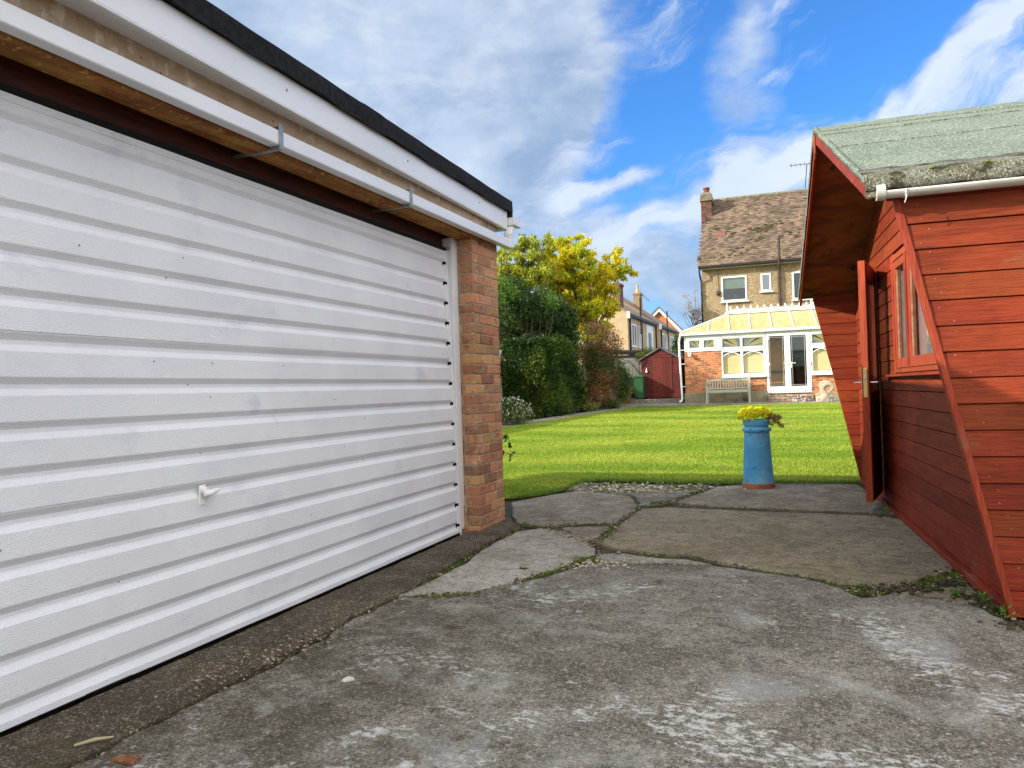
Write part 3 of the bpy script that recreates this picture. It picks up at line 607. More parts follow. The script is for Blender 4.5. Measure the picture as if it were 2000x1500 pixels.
sp = MB(); sp.tube([(-2.40, 4.80, 2.085), (-2.40, 4.83, 2.098), (-2.40, 4.85, 2.085)], .006, 6); sp.build('latch', M_galv, gar)
# lintel: beige painted face, rusty underside; dark beam recessed behind the door head
lt = MB(); lt.box(-2.39, -2.272, -.45, 5.17, 2.183, 2.36); lt.box(-2.2719, -2.262, -.45, 5.17, 2.225, 2.375); L_o = lt.build('lintel', M_beige, gar, bevel=.003)
lt = MB(); lt.box(-2.385, -2.258, -.40, 5.14, 2.168, 2.181); lt.box(-2.2575, -2.254, -.4, 5.14, 2.168, 2.222); lt.build('steel_angle', M_rust, L_o, bevel=.002)
bm_ = MB(); bm_.box(-2.56, -2.455, -.40, 4.90, 2.098, 2.40); bm_.build('door_head_beam', M_beam, gar, bevel=.004)
bm_ = MB(); bm_.box(-2.55, -2.42, -.4, 4.90, 2.074, 2.0965); bm_.build('gap_strip', M_black, gar)  # black strip fills the gap over the door in place of its shade
# fascia, soffit, felt; the roof edge runs slightly out of parallel with the wall
def fx(y): return -2.233+.0245*(5.55-y)
def edge_strip(y0, y1, o0, o1, z0, z1): # offsets outward from fascia line
    return [(fx(y0)+o0, y0, z0), (fx(y0)+o1, y0, z0), (fx(y1)+o1, y1, z0), (fx(y1)+o0, y1, z0), (fx(y0)+o0, y0, z1), (fx(y0)+o1, y0, z1), (fx(y1)+o1, y1, z1), (fx(y1)+o0, y1, z1)]
fa = MB(); fa.hexa(edge_strip(-.6, 5.548, -.018, 0, 2.362, 2.505)); fa.hexa(edge_strip(-.6, 5.548, -.030, .004, 2.352, 2.3615)); F_o = fa.build('fascia', M_wpvc, gar, bevel=.003)
fa = MB(); fa.hexa(edge_strip(5.549, 5.585, -.10, .004, 2.352, 2.50)); fa.box(-7.3, fx(5.57)-.10, 5.556, 5.58, 2.355, 2.50); fa.build('fascia_cap', M_wpvc, F_o, bevel=.004)
fa = MB(); fa.hexa([(-2.285, -.6, 2.366), (fx(-.6)-.018, -.6, 2.366), (fx(5.54)-.018, 5.54, 2.366), (-2.285, 5.54, 2.366), (-2.285, -.6, 2.376), (fx(-.6)-.018, -.6, 2.376), (fx(5.54)-.018, 5.54, 2.376), (-2.285, 5.54, 2.376)]); fa.build('soffit', M_wpvc, gar)
sc = MB()
for y in (1.6, 2.75, 3.9, 5.0): sc = MB(); sc.ball((fx(y)+.002, y, 2.44), .006, (.5, 1, 1)); sc.build('screw', M_galv, F_o)
ff = MB(); nseg = 90
for i in range(nseg+1):
    y = -.62+(5.645+.62)*i/nseg; wv = .003*math.sin(y*7)+.002*math.sin(y*19+1)
    for d, z in ((-.3, 2.60), (.0, 2.603), (.018, 2.600), (.026, 2.590), (.027+wv, 2.55), (.026+wv*1.5, 2.497+wv), (.016, 2.497), (.004, 2.506)): ff.v.append((fx(y)+d, y, z+wv*.4+(.006 if (3.35 < y < 3.6) and z > 2.58 else 0)))
for i in range(nseg):
    for k in range(7): ff.f.append((i*8+k, (i+1)*8+k, (i+1)*8+k+1, i*8+k+1))
ff.f.append(tuple(range(nseg*8, nseg*8+8)))
ro = MB(); ro.box(-7.35, -2.25, -.6, 5.56, 2.378, 2.58)
r_o = ro.build('roof', M_felt, gar); ff.build('felt_edge', M_felt, r_o, smooth='auto')
tp = MB(); tp.box(-7.38, -2.45, -.62, 5.645, 2.585, 2.603); tp.box(-7.38, fx(5.6)+.0, 5.615, 5.643, 2.46, 2.584); tp.box(fx(5.6)-.02, fx(5.6)+.03, 5.612, 5.650, 2.452, 2.598); tp.build('felt_top', M_felt, r_o, bevel=.006)
# white rectangular downpipe slung along the front on two steel straps
dp = MB(); dp.hexa([(-2.250, -.4, 2.170), (-2.190, -.4, 2.170), (-2.190, 5.60, 2.192), (-2.250, 5.60, 2.192), (-2.250, -.4, 2.240), (-2.190, -.4, 2.240), (-2.190, 5.60, 2.262), (-2.250, 5.60, 2.262)])
D_o = dp.build('downpipe', M_wpvc, gar, bevel=.007, seg=3)
ou = MB()
def frus(mb, x0, x1, y0, y1, z0, X0, X1, Y0, Y1, z1): mb.hexa([(x0, y0, z0), (x1, y0, z0), (x1, y1, z0), (x0, y1, z0), (X0, Y0, z1), (X1, Y0, z1), (X1, Y1, z1), (X0, Y1, z1)])
ou.box(-2.252, -2.186, 5.545, 5.61, 2.2, 2.30); frus(ou, -2.252, -2.188, 5.545, 5.61, 2.3005, -2.252, -2.188, 5.60, 5.70, 2.385); ou.box(-2.262, -2.168, 5.590, 5.735, 2.3855, 2.445)
frus(ou, -2.262, -2.168, 5.59, 5.735, 2.4455, -2.262, -2.172, 5.60, 5.72, 2.455)
ou.box(-7.2, -2.264, 5.588, 5.70, 2.37, 2.44); ou.build('gutter_outlet', M_wpvc, D_o, bevel=.005)
for y in (2.73, 3.92):
    b_ = MB(); zt = 2.17+.022*(y+.4)/6; b_.box(-2.1885, -2.184, y-.014, y+.014, zt-.018, zt+.098); b_.box(-2.47, -2.1895, y-.012, y+.012, zt-.018, zt-.006)
    b_.box(-2.255, -2.1895, y-.014, y+.014, zt+.082, zt+.086)
    b_.build('bracket', M_galv, D_o, bevel=.001)

# ------------------------------------------------------------------ summerhouse
UF = 1.06; VN = 3.655; VF = 8.2
sh = thing('summerhouse', tuple(ST(2.2, 5.9, 0)), 'orange-red boarded summerhouse with open door, slanted side walls and grey-green felt roof', 'summerhouse')
def wing_u(z): return 1.045-.2155*max(z, 0) if z < 1.86 else .645
BW = .1145
RZ, RVM, RVN, RVF, RZE = 2.892, 5.94, 3.63, 8.25, 1.912    # ridge height/position, eaves
def roof_under(v): return RZ-(RZ-RZE)*abs(v-RVM)/(RVM-RVN)
sw = MB(); z = .0; kk = 0
while z < 1.86:
    z1 = min(z+BW, 1.88); g_ = .005
    a0, a1 = wing_u(z)+.012, wing_u(z1-g_)+.012; ob = VN+random.uniform(-.0012, .0012)
    lip = .004
    P = [(a0, ob-lip, z), (4.4, ob-lip, z), (4.4, ob+.014, z), (a0, ob+.014, z), (a1, ob+.001, z1-g_), (4.4, ob+.001, z1-g_), (4.4, ob+.014, z1-g_), (a1, ob+.014, z1-g_)]
    sw.hexa([ST(*q) for q in P]); z += BW
S_o = sw.build('side_wall', M_redu, sh, bevel=.0015)
ba = MB(); ba.prism([ST(wing_u(0)+.014, VN+.016, .0), ST(4.4, VN+.016, .0), ST(4.4, VN+.016, 1.88), ST(wing_u(1.86)+.014, VN+.016, 1.88)], ST(0, .018, 0)); ba.build('wall_lining', M_redu, S_o)
nl = MB(); z = 0; kk = 0
for kk in range(16):
    z = kk*BW
    for uo in (.075, .62, 1.2, 1.8):
        for dz in (.028, .088):
            if z+dz < 1.85: nl.ball(ST(wing_u(z+dz)+uo+random.uniform(-.018, .018)*1.5, VN-.0035+.005*dz/BW, z+dz+random.uniform(-.01, .01)), .0048, (1, .5, 1), 6, 4)
nl_o = nl.build('nail_heads', mat('painted_nail', (.34, .115, .065), (.20, .06, .03), 80, rough=.6), S_o); nl_o['kind'] = 'stuff'
tr = MB()   # slanted edge trim
tr.hexa([ST(*q) for q in [(wing_u(0)-.016, VN-.010, -.0), (wing_u(0)+.011, VN-.010, -.0), (wing_u(0)+.011, VN+.034, -.0), (wing_u(0)-.016, VN+.034, -.0), (wing_u(1.88)-.016, VN-.010, 1.88), (wing_u(1.88)+.011, VN-.010, 1.88), (wing_u(1.88)+.011, VN+.034, 1.88), (wing_u(1.88)-.016, VN+.034, 1.88)]])
tr.build('edge_trim', M_redz, S_o, bevel=.002)
# far wing, seen from inside
sw = MB(); z = 0.
while z < 1.86:
    z1 = min(z+BW, 1.90); g_ = .005
    a0, a1 = wing_u(z)+.012, wing_u(z1-g_)+.012; ob = VF+random.uniform(-.001, .001)
    P = [(a0, ob-.014, z+.02), (4.4, ob-.014, z+.02), (4.4, ob, z+.02), (a0, ob, z+.02), (a1, ob-.010, z1-g_+.02), (4.4, ob-.010, z1-g_+.02), (4.4, ob, z1-g_+.02), (a1, ob, z1-g_+.02)]
    sw.hexa([ST(*q) for q in P]); z += BW
S2 = sw.build('side_wall', M_redu, sh, bevel=.0015); ba = MB(); ba.prism([ST(wing_u(0)+.01, VF+.002, .0), ST(4.4, VF+.002, 0), ST(4.4, VF+.002, 1.92), ST(wing_u(1.86)+.01, VF+.002, 1.92)], ST(0, .02, 0)); ba.build('wall_lining', M_redu, S2)
# front wall boards with openings
DV0, DV1, DZ1 = 6.93, 7.60, 1.98          # doorway
WV0, WV1, WZ0, WZ1 = 4.30, 6.16, 1.08, 1.95   # window
fwb = MB(); z = .035; kk = 0
def seg_cut(a, b, z0, z1):
    segs = [(a, b)]
    for c0, c1, c2, c3 in ((DV0, DV1, -1, DZ1), (WV0, WV1, WZ0, WZ1)):
        if z1 > c2+.02 and z0 < c3-.02:
            ns = []
            for s0, s1 in segs:
                if c0 > s0: ns.append((s0, min(s1, c0)))
                if c1 < s1: ns.append((max(s0, c1), s1))
            segs = [q for q in ns if q[1]-q[0] > .01]
    return segs
def vlim(z):    # where the underside of the roof meets height z
    if z <= roof_under(VN+.02): return VN+.036, VF-.016
    d = (RZ-z)*(RVM-RVN)/(RZ-RZE); return RVM-d, RVM+d
while z < RZ-.03:
    z1 = z+BW; g_ = .005
    a0, b0 = vlim(z); a1, b1 = vlim(z1-g_)
    if b1-a1 > .02:
        for s0, s1 in seg_cut(a0, b0, z, z1):
            t0 = a1 if s0 == a0 else s0; t1 = b1 if s1 == b0 else s1
            P = [(UF-.004, s0, z), (UF+.014, s0, z), (UF+.014, s1, z), (UF-.004, s1, z), (UF+.001, t0, z1-g_), (UF+.014, t0, z1-g_), (UF+.014, t1, z1-g_), (UF+.001, t1, z1-g_)]
            fwb.hexa([ST(*q) for q in P])
    z += BW
FW = fwb.build('front_wall', M_redv, sh, bevel=.0015)
ln = MB()
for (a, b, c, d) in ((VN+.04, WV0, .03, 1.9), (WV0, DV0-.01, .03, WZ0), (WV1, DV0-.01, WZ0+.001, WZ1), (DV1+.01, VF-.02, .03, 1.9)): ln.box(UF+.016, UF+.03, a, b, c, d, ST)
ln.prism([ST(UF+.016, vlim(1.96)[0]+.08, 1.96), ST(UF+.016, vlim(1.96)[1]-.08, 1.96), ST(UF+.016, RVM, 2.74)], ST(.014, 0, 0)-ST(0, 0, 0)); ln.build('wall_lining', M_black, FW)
pl = MB(); pl.box(UF-.035, UF+.03, VN+.05, DV0+.02, -.02, .030, ST); pl.box(UF-.020, UF+.03, DV0+.021, VF-.02, -.02, .032, ST); pl.build('base_rail', M_redv, FW, bevel=.003)
# window
wn = MB(); fr = .045
wn.box(UF-.014, UF+.03, WV1-fr, WV1, WZ0, WZ1, ST); wn.box(UF-.014, UF+.03, WV0, WV0+fr, WZ0, WZ1, ST); wn.box(UF-.014, UF+.03, WV0+fr, WV1-fr, WZ1-fr, WZ1, ST); wn.box(UF-.014, UF+.03, WV0+fr, WV1-fr, WZ0, WZ0+.03, ST)
wn.box(UF-.018, UF+.03, 5.63, 5.672, WZ0+.03, WZ1-fr, ST)
WN = wn.build('window', M_redz, sh, bevel=.002)
def sash(v0, v1, nm='sash'):
    s = MB(); r = .062; z0, z1 = WZ0+.034, WZ1-fr-.004
    s.box(UF-.008, UF+.025, v0, v0+r, z0, z1, ST); s.box(UF-.008, UF+.025, v1-r, v1, z0, z1, ST); s.box(UF-.008, UF+.025, v0+r, v1-r, z0, z0+.07, ST); s.box(UF-.008, UF+.025, v0+r, v1-r, z1-.055, z1, ST)
    s.build(nm, M_redz, WN, bevel=.002)
    p = MB(); p.box(UF+.010, UF+.014, v0+r, v1-r, z0+.07, z1-.055, ST); p.build('pane', M_glass, WN)
    mp = bpy.data.materials.get('dry_putty') or mat('dry_putty', (.36, .22, .13), (.30, .12, .06), 30, rough=.9)
    for (qa, qb) in ((v1-r-.010, v1-r-.0005), (v0+r+.0005, v0+r+.010)): q = MB(); q.box(UF-.001, UF+.009, qa, qb, z0+.071, z1-.056, ST); q.build('putty', mp, WN)
sash(5.676, WV1-fr-.004); sash(WV0+fr+.004, 5.626)
si = MB(); si.hexa([ST(*q) for q in [(UF-.065, WV0-.05, WZ0-.028), (UF+.03, WV0-.05, WZ0-.028), (UF+.03, WV1+.34, WZ0-.028), (UF-.045, WV1+.34, WZ0-.028), (UF-.065, WV0-.05, WZ0-.012), (UF+.03, WV0-.05, WZ0-.001), (UF+.03, WV1+.34, WZ0-.001), (UF-.045, WV1+.34, WZ0-.012)]]); si.build('sill', M_redv, WN, bevel=.002)
cu = MB()
def drape(mb, v0, v1, u, z0, z1):
    n = 40; b = len(mb.v)
    for i in range(n+1):
        v = v0+(v1-v0)*i/n; uu = u+.009*math.sin(i*1.25)+.004*math.sin(i*2.9)
        mb.v += [tuple(ST(uu, v, z0)), tuple(ST(uu, v, z1))]
    for i in range(n): mb.f.append((b+2*i, b+2*i+2, b+2*i+3, b+2*i+1))
drape(cu, 5.10, 6.20, UF+.042, WZ0-.02, WZ1); cu.build('curtain', M_curtain, WN, smooth=True)
cu = MB(); drape(cu, 4.3, 5.16, UF+.062, WZ0-.02, WZ1); cu.build('curtain', M_teal, WN, smooth=True)
# inside: floor, back wall (dark)
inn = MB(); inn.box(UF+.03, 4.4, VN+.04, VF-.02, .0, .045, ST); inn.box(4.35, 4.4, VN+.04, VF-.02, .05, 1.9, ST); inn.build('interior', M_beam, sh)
# door frame and open door
df = MB(); df.box(UF-.004, UF+.06, DV0-.0, DV0+.03, .035, DZ1, ST); df.box(UF-.004, UF+.06, DV1-.03, DV1, .035, DZ1, ST); df.box(UF-.004, UF+.06, DV0+.03, DV1-.03, DZ1-.03, DZ1, ST); df.build('door_frame', M_redz, FW, bevel=.002)
HP = (UF-.008, DV0-.025); ang = math.radians(15.0); DWd = .63
def DT(a, b, z): # a along leaf from hinge, b thickness outward (towards -u)
    return ST(HP[0]-a*math.sin(ang)-b*math.cos(ang), HP[1]-a*math.cos(ang)+b*math.sin(ang), z)
dl = MB(); th = .052; z0, z1 = .085, 1.965
dl.box(0, DWd, .0, th, z0, .95, DT); dl.box(0, .11, 0, th, .9505, z1, DT); dl.box(DWd-.11, DWd, 0, th, .9505, z1, DT); dl.box(.1105, DWd-.1105, 0, th, z1-.12, z1, DT)
DL = dl.build('door', M_redz, sh, bevel=.003)
ip = MB(); ip.box(.02, DWd-.02, -.004, -.0005, z0+.02, .94, DT); ip.box(.02, .105, -.004, -.0005, .9405, z1-.02, DT); ip.box(DWd-.105, DWd-.02, -.004, -.0005, .9405, z1-.02, DT); ip.build('shade_dark_face', M_beam, DL)  # near-black face paints in the shade of the gap between leaf and wall
gl = MB(); gl.box(.111, DWd-.111, .015, .020, .951, z1-.1205, DT); gl.build('pane', M_glassd, DL)
lk = MB(); lk.box(DWd+.0005, DWd+.003, .012, .040, .90, 1.13, DT); lk.build('lock_plate', M_brass, DL)
lk = MB(); lk.box(DWd+.0032, DWd+.008, .019, .033, 1.04, 1.075, DT); lk.build('latch', M_chrome, DL, bevel=.002)
bp = MB(); bp.box(DWd-.06, DWd-.02, th+.0005, th+.006, .92, 1.14, DT); bp.build('handle_plate', M_brass, DL)
ha = MB(); ha.tube([DT(DWd-.04, th+.006, 1.015), DT(DWd-.04, th+.055, 1.015), DT(DWd-.06, th+.06, 1.015), DT(DWd-.15, th+.06, 1.012)], .008, 10); ha.build('handle', M_chrome, DL, smooth='auto')
ha = MB(); ha.tube([DT(DWd-.04, -.001, 1.015), DT(DWd-.04, -.055, 1.015), DT(DWd-.06, -.06, 1.015), DT(DWd-.15, -.06, 1.012)], .008, 10); ha.build('handle', M_chrome, DL, smooth='auto')
# roof: two slopes overhanging the front, felted, plywood underside
UO = .532
rf = MB(); tk = .018
def slope_pts(u0, u1, va, za, vb, zb, t0, t1):
    return [ST(u0, va, za+t0), ST(u1, va, za+t0), ST(u1, vb, zb+t0), ST(u0, vb, zb+t0), ST(u0, va, za+t1), ST(u1, va, za+t1), ST(u1, vb, zb+t1), ST(u0, vb, zb+t1)]
rf.hexa(slope_pts(UO+.012, 4.5, RVN, RZE, RVM, RZ, 0, tk)); rf.hexa(slope_pts(UO+.012, 4.5, RVF, RZE, RVM, RZ, 0, tk)); RF = rf.build('roof', M_ply, sh)
fe = MB()
def felt_sheet(mb, side, rows, ua, ub, wave=.002, nu=110):
    """strip of felt following the slope profile rows=[(v,z)], hanging over the front edge"""
    b = len(mb.v); us = [ua+(ub-ua)*(i/nu)**1.6 for i in range(nu+1)]; nr = len(rows)
    for i, u in enumerate(us):
        for v, z in rows: mb.v.append(tuple(ST(u, v, z+wave*math.sin(u*9+v*3)*.6+wave*.5*math.sin(u*31+v*7))))
    for i in range(nu):
        for k in range(nr-1): mb.f.append((b+i*nr+k, b+(i+1)*nr+k, b+(i+1)*nr+k+1, b+i*nr+k+1))
def zs_(v, e=0): return roof_under(v)+tk+.010+e
sd = 1
lap = .006
# near slope: lower course, upper course, ridge cap, each lapping the one below
felt_sheet(fe, 0, [(RVN-.022, RZE-.012), (RVN-.020, RZE+.012), (RVN-.004, zs_(RVN)+.006), (RVN+.02, zs_(RVN+.02)), (4.55, zs_(4.55)), (4.95, zs_(4.95))], UO-.004, 4.5)
felt_sheet(fe, 0, [(4.75, zs_(4.75, -.002)), (4.751, zs_(4.75, lap)), (5.2, zs_(5.2, lap)), (5.72, zs_(5.72, lap))], UO-.006, 4.5, .002)
felt_sheet(fe, 0, [(5.42, zs_(5.42, lap)), (5.421, zs_(5.42, 2*lap)), (5.60, zs_(5.60, 2*lap)), (5.70, zs_(5.70, 2*lap+.001))], UO-.008, 4.5, .002)
felt_sheet(fe, 0, [(5.60, zs_(5.60, 2*lap)), (5.601, zs_(5.60, 3*lap)), (5.80, zs_(5.80, 3*lap)), (5.90, zs_(5.90, 3*lap-.002)), (5.96, zs_(5.96, 3*lap-.002)), (6.1, zs_(6.1, 3*lap)), (6.26, zs_(6.26, 3*lap))], UO-.010, 4.5, .002)
felt_sheet(fe, 0, [(6.2, zs_(6.2, .003)), (7.2, zs_(7.2)), (RVF-.02, zs_(RVF-.02)), (RVF+.004, zs_(RVF)), (RVF+.02, RZE+.012), (RVF+.022, RZE-.012)], UO-.004, 4.5)
FE = fe.build('felt', M_greenfelt, RF, smooth='auto')
sol = FE.modifiers.new('thick', 'SOLIDIFY'); sol.thickness = .003; sol.offset = -1
# turned-down felt along the verge
ve = MB()
for (va, vb) in ((RVN-.02, RVM), (RVM, RVF+.02)):
    n = 40
    b = len(ve.v)
    for i in range(n+1):
        v = va+(vb-va)*i/n; dn = .030 if va < RVM-1 else .075
        if abs(v-RVM) < .35 and v < RVM+.1: dn += .02*(1-abs(v-RVM)/.35)
        zz_ = zs_(v)+(.018 if 5.6 < v < 6.26 else .006 if 4.75 < v < 5.6 else .0); ve.v += [tuple(ST(UO+.012, v, zz_+.001)), tuple(ST(UO-.006, v, zz_+.0015)), tuple(ST(UO-.013, v, zz_-.010)), tuple(ST(UO-.012+.0015*math.sin(v*17), v, zz_-dn+.0015*math.sin(v*11)))]
    for i in range(n):
        for k in range(3): ve.f.append((b+4*i+k, b+4*i+4+k, b+4*i+5+k, b+4*i+1+k))
VE = ve.build('felt_verge', M_greenfelt, RF, smooth='auto'); sol = VE.modifiers.new('thick', 'SOLIDIFY'); sol.thickness = .004
ee = MB()   # weathered, gritty drip edge over the eaves
n = 120; b = len(ee.v)
for i in range(n+1):
    u = UO-.012+(4.5-UO)*(i/n)**1.6; r1 = .004*math.sin(u*23)+.003*math.sin(u*51)
    for v, z in ((RVN+.17+r1*3, zs_(RVN+.17+r1*3)+.007), (RVN+.05, zs_(RVN+.05)+.010), (RVN-.012, zs_(RVN)+.006), (RVN-.034+r1*.3, RZE-.004), (RVN-.045+r1*.5, RZE-.044+r1*.8)): ee.v.append(tuple(ST(u, v, z)))
for i in range(n):
    for k in range(4): ee.f.append((b+5*i+k, b+5*i+5+k, b+5*i+6+k, b+5*i+1+k))
EE = ee.build('felt_drip_edge', M_edgefelt, RF, smooth='auto'); sol = EE.modifiers.new('thick', 'SOLIDIFY'); sol.thickness = .006
em = MB()
em.prism([ST(UO-.012, RVN-.038, RZE-.075), ST(UO+.060, RVN-.038, RZE-.070), ST(UO+.066, RVN-.036, RZE-.018), ST(UO+.10, RVN-.034, RZE+.006), ST(UO-.012, RVN-.034, RZE+.012)], ST(0, .006, 0)); em.build('felt_corner_flap', M_edgefelt, RF)
ms = MB()
for u, v, r in ((.79, RVN-.015, .013), (1.02, RVN+.01, .018), (1.05, RVN+.005, .014), (1.33, RVN-.01, .016), (1.0, RVN-.02, .01)):
    ms = MB(); ms.ball(ST(u, v, zs_(RVN)+.008), r, (1.1, .8, .5), 9, 6); ms.build('moss_tuft', M_moss, RF, smooth=True)
bb = MB(); wd3 = .075   # barge boards
for va, vb in ((RVN-.004, RVM), (RVF+.004, RVM)):
    za, zb = RZE, RZ; w3 = wd3 if va < RVM else .085
    bb.hexa([ST(UO+.0, va, za-w3), ST(UO+.020, va, za-w3), ST(UO+.020, vb, zb-w3-.01), ST(UO+.0, vb, zb-w3-.01), ST(UO+.0, va, za-.003), ST(UO+.020, va, za-.003), ST(UO+.020, vb, zb-.003), ST(UO+.0, vb, zb-.003)])
bb.build('barge_board', M_redv, RF, bevel=.002)
fb = MB(); fb.prism([ST(UO-.012, RVM-.045, RZ-.03), ST(UO-.012, RVM+.045, RZ-.03), ST(UO-.012, RVM+.028, RZ-.16), ST(UO-.012, RVM, RZ-.20), ST(UO-.012, RVM-.028, RZ-.16)], ST(.011, 0, 0)-ST(0, 0, 0)); fb.build('finial_board', M_redz, RF, bevel=.002)
eb = MB(); eb.box(UO+.08, 4.45, RVN+.004, RVN+.022, RZE-.085, RZE-.005, ST); eb.build('eaves_board', M_redu, RF)
gt = MB()   # half-round gutter under the near eaves
n = 12; r = .032; g0, g1 = UO+.035, 4.4; gz = RZE-.056
for u in (g0, g1):
    for k in range(n+1):
        t_ = math.pi+math.pi*k/n; gt.v.append(tuple(ST(u, RVN-.038+r*math.cos(t_), gz+r*math.sin(t_)*.9)))
for k in range(n): gt.f.append((k, k+1, n+1+k+1, n+1+k))
gt.f.append(tuple(range(n+1)))
GT = gt.build('gutter', M_gutter, sh, smooth='auto'); sol = GT.modifiers.new('thick', 'SOLIDIFY'); sol.thickness = .003
gc = MB(); gc.tube([ST(g0-.004, RVN-.038, gz), ST(g0+.030, RVN-.038, gz)], r+.003, 18); gc.build('gutter_end', M_gutter, GT, smooth='auto')
for u in (g0+.11, 1.55, 2.6): gc = MB(); gc.tube([ST(u, RVN-.038-(r+.003)*math.cos(a), gz-(r+.003)*.9*math.sin(a)) for a in [math.pi*i/8 for i in range(9)]], .0035, 6); gc.tube([ST(u, RVN-.075, gz-.028), ST(u-.004, RVN-.080, gz-.045), ST(u-.010, RVN-.076, gz-.062)], .002, 5); gc.build('gutter_clip', M_wpvc, GT)
# ------------------------------------------------------------------ blue chimney-pot planter and its plant
pb_ = gnd(1480, 955); PX, PYY = pb_.x, pb_.y+.14
pot = thing('planter', (PX, PYY, 0), 'tall blue-painted clay chimney pot used as a planter at the lawn edge', 'planter')
def pr(z): return .150-.030*(z/.55)
b = MB(); b.lathe((PX, PYY, 0), [(.150, .045), (pr(.12), .12), (pr(.3), .3), (pr(.5), .5), (.1205, .555), (.135, .560), (.140, .572), (.137, .586), (.122, .594), (.114, .602), (.114, .616), (.128, .622), (.131, .632), (.131, .668), (.126, .674), (.108, .674), (.106, .60)], 48)
b.build('pot_body', M_blue, pot, smooth='auto')
b = MB(); b.lathe((PX, PYY, 0), [(.155, .001), (.158, .004), (.157, .044), (.153, .048)], 48); b.build('base_rim', M_terra, pot, smooth='auto')
b = MB(); b.lathe((PX, PYY, 0), [(.105, .63), (.105, .65)], 24); b.build('soil', M_soil, pot)
sc_ = thing('succulent', (PX, PYY, .65), 'bright yellow-green sedum spilling out of the blue chimney pot', 'plant')
cl = []; nrm = []
for i in range(170):
    a = random.uniform(0, 2*math.pi); r = .142*math.sqrt(random.uniform(0, 1)); x, y = r*math.cos(a), r*math.sin(a)
    c = (PX+x*1.12-.012, PYY+y*.9, .705+.050*(1-(r/.142)**2)+random.uniform(-.018, .040)); q, u = in_ell(c, (.009, .009, .007), 13, .3); cl.append(q); nrm.append(u)
leaves('foliage', np.concatenate(cl), np.concatenate(nrm), .026, .019, leafmat('sedum_leaf', (.88, .86, .03), (.95, .88, .05), .4, .05, .25, 12), sc_, 0, .5)
cl, nrm = [], []; stt = MB()
for i in range(15):
    a = random.uniform(-.5, .9); L = random.uniform(.12, .24); z1 = .69+random.uniform(-.10, .03)
    p0 = Vector((PX+.09, PYY-.02, .685)); p2 = Vector((PX+.08+L*math.cos(a)*.75, PYY-.06*math.sin(a)-.05, z1)); p1 = (p0+p2)/2+Vector((0, 0, .03)); stt.tube([p0, p1, p2], .0035, 5)
    q, u = in_ell(p2, (.02, .02, .018), 30, .3); cl.append(q); nrm.append(u)
leaves('foliage', np.concatenate(cl), np.concatenate(nrm), .016, .012, leafmat('sedum_leaf_aged', (.28, .17, .06), (.40, .36, .08), .2, .08, .5, 22), sc_, .1, .6)
stt.build('stem', M_bark, sc_)

# ------------------------------------------------------------------ house
ho = thing('house', tuple(HT(1.5, 34, .45)), 'tall semi-detached house with pebbledashed wall, mossy brown tiled roof and brick chimney', 'house')
HU0, HU1, HV = -2.66, 5.8, 30.0
ES = 5.70; RVV = 34.15; RZZ = 9.25
def roofz(v): return ES+(RZZ-ES)*(v-(HV-.22))/(RVV-(HV-.22))
wins = [(-1.94, -.98, 4.28, 5.26, 'a'), (-.47, -.09, 4.58, 5.27, 'b'), (.66, 1.75, 4.18, 5.25, 'c')]
wl = MB(); us = sorted([HU0, HU1]+[q for w_ in wins for q in w_[:2]])
xs = [HU0]+[q for w_ in wins for q in w_[:2]]+[HU1]
for i in range(0, len(xs)-1):
    a, b = xs[i], xs[i+1]; w_ = next((q for q in wins if q[0] == a), None)
    if w_ is None: wl.box(a, b, HV, HV+.25, .2, ES+.05, HT)
    else: wl.box(a, b, HV, HV+.25, .2, w_[2], HT); wl.box(a, b, HV, HV+.25, w_[3], ES+.05, HT)
# gable walls (left) and rear
wl.prism([HT(HU0, HV+.251, .2), HT(HU0, 38.2, .2), HT(HU0, 38.2, ES), HT(HU0, RVV, RZZ-.05), HT(HU0, HV+.251, roofz(HV+.25)-.02)], HT(.25, 0, 0)-HT(0, 0, 0))
wl.box(HU0, HU1, 38.21, 38.4, .2, ES, HT); wl.box(HU1-.25, HU1, HV+.251, 38.2, .2, ES, HT)
HW = wl.build('wall', M_rough_render, ho)
mb = MB(); mb.box(HU0+.3, HU1-.3, HV+1.6, HV+1.7, 3.0, 5.6, HT); mb.box(HU0+.3, HU1-.3, HV+.26, HV+1.6, 4.0, 4.05, HT); mb.build('room_back', M_roomd, ho)
# tiled roof: overlapping courses of individual tiles
tl = MB(); nrow = 38; v0, v1 = HV-.25, RVV; dirl = math.hypot(v1-v0, RZZ-roofz(v0)); nv, nz = (v1-v0)/dirl, (RZZ-roofz(v0))/dirl
for i in range(nrow):
    s0 = dirl*i/nrow; s1 = s0+dirl/nrow*1.25; u = HU0-.10-(.085 if i % 2 else 0)
    while u < 3.2:
        wdt = .165; j = random.uniform(-.006, .008) if random.random() > .06 else .02
        q = []
        for (uu, s_, dz) in ((u, s0, .034+j), (u+wdt-.006, s0, .034+j), (u+wdt-.006, s1, .006), (u, s1, .006)): q.append(HT(uu, v0+nv*s_-nz*dz, roofz(v0)+nz*s_+nv*dz))
        if u+wdt > HU0-.06:
            lo_ = [p-Vector((0, 0, .02)) for p in q]; tl.add([lo_[0], lo_[1], q[0], q[1], q[2], q[3]], [(2, 3, 4, 5), (0, 1, 3, 2)])
        u += wdt
RFo = tl.build('roof', M_tile, ho)
bk = MB(); bk.prism([HT(HU0-.06, v0, roofz(v0)-.01), HT(HU0-.06, RVV, RZZ-.01), HT(HU0-.06, 38.6, ES-.15), HT(HU0-.06, 38.6, ES-.22), HT(HU0-.06, RVV, RZZ-.1), HT(HU0-.06, v0, roofz(v0)-.08)], HT(8.7, 0, 0)-HT(0, 0, 0)); bk.build('roof_deck', M_tile, RFo)
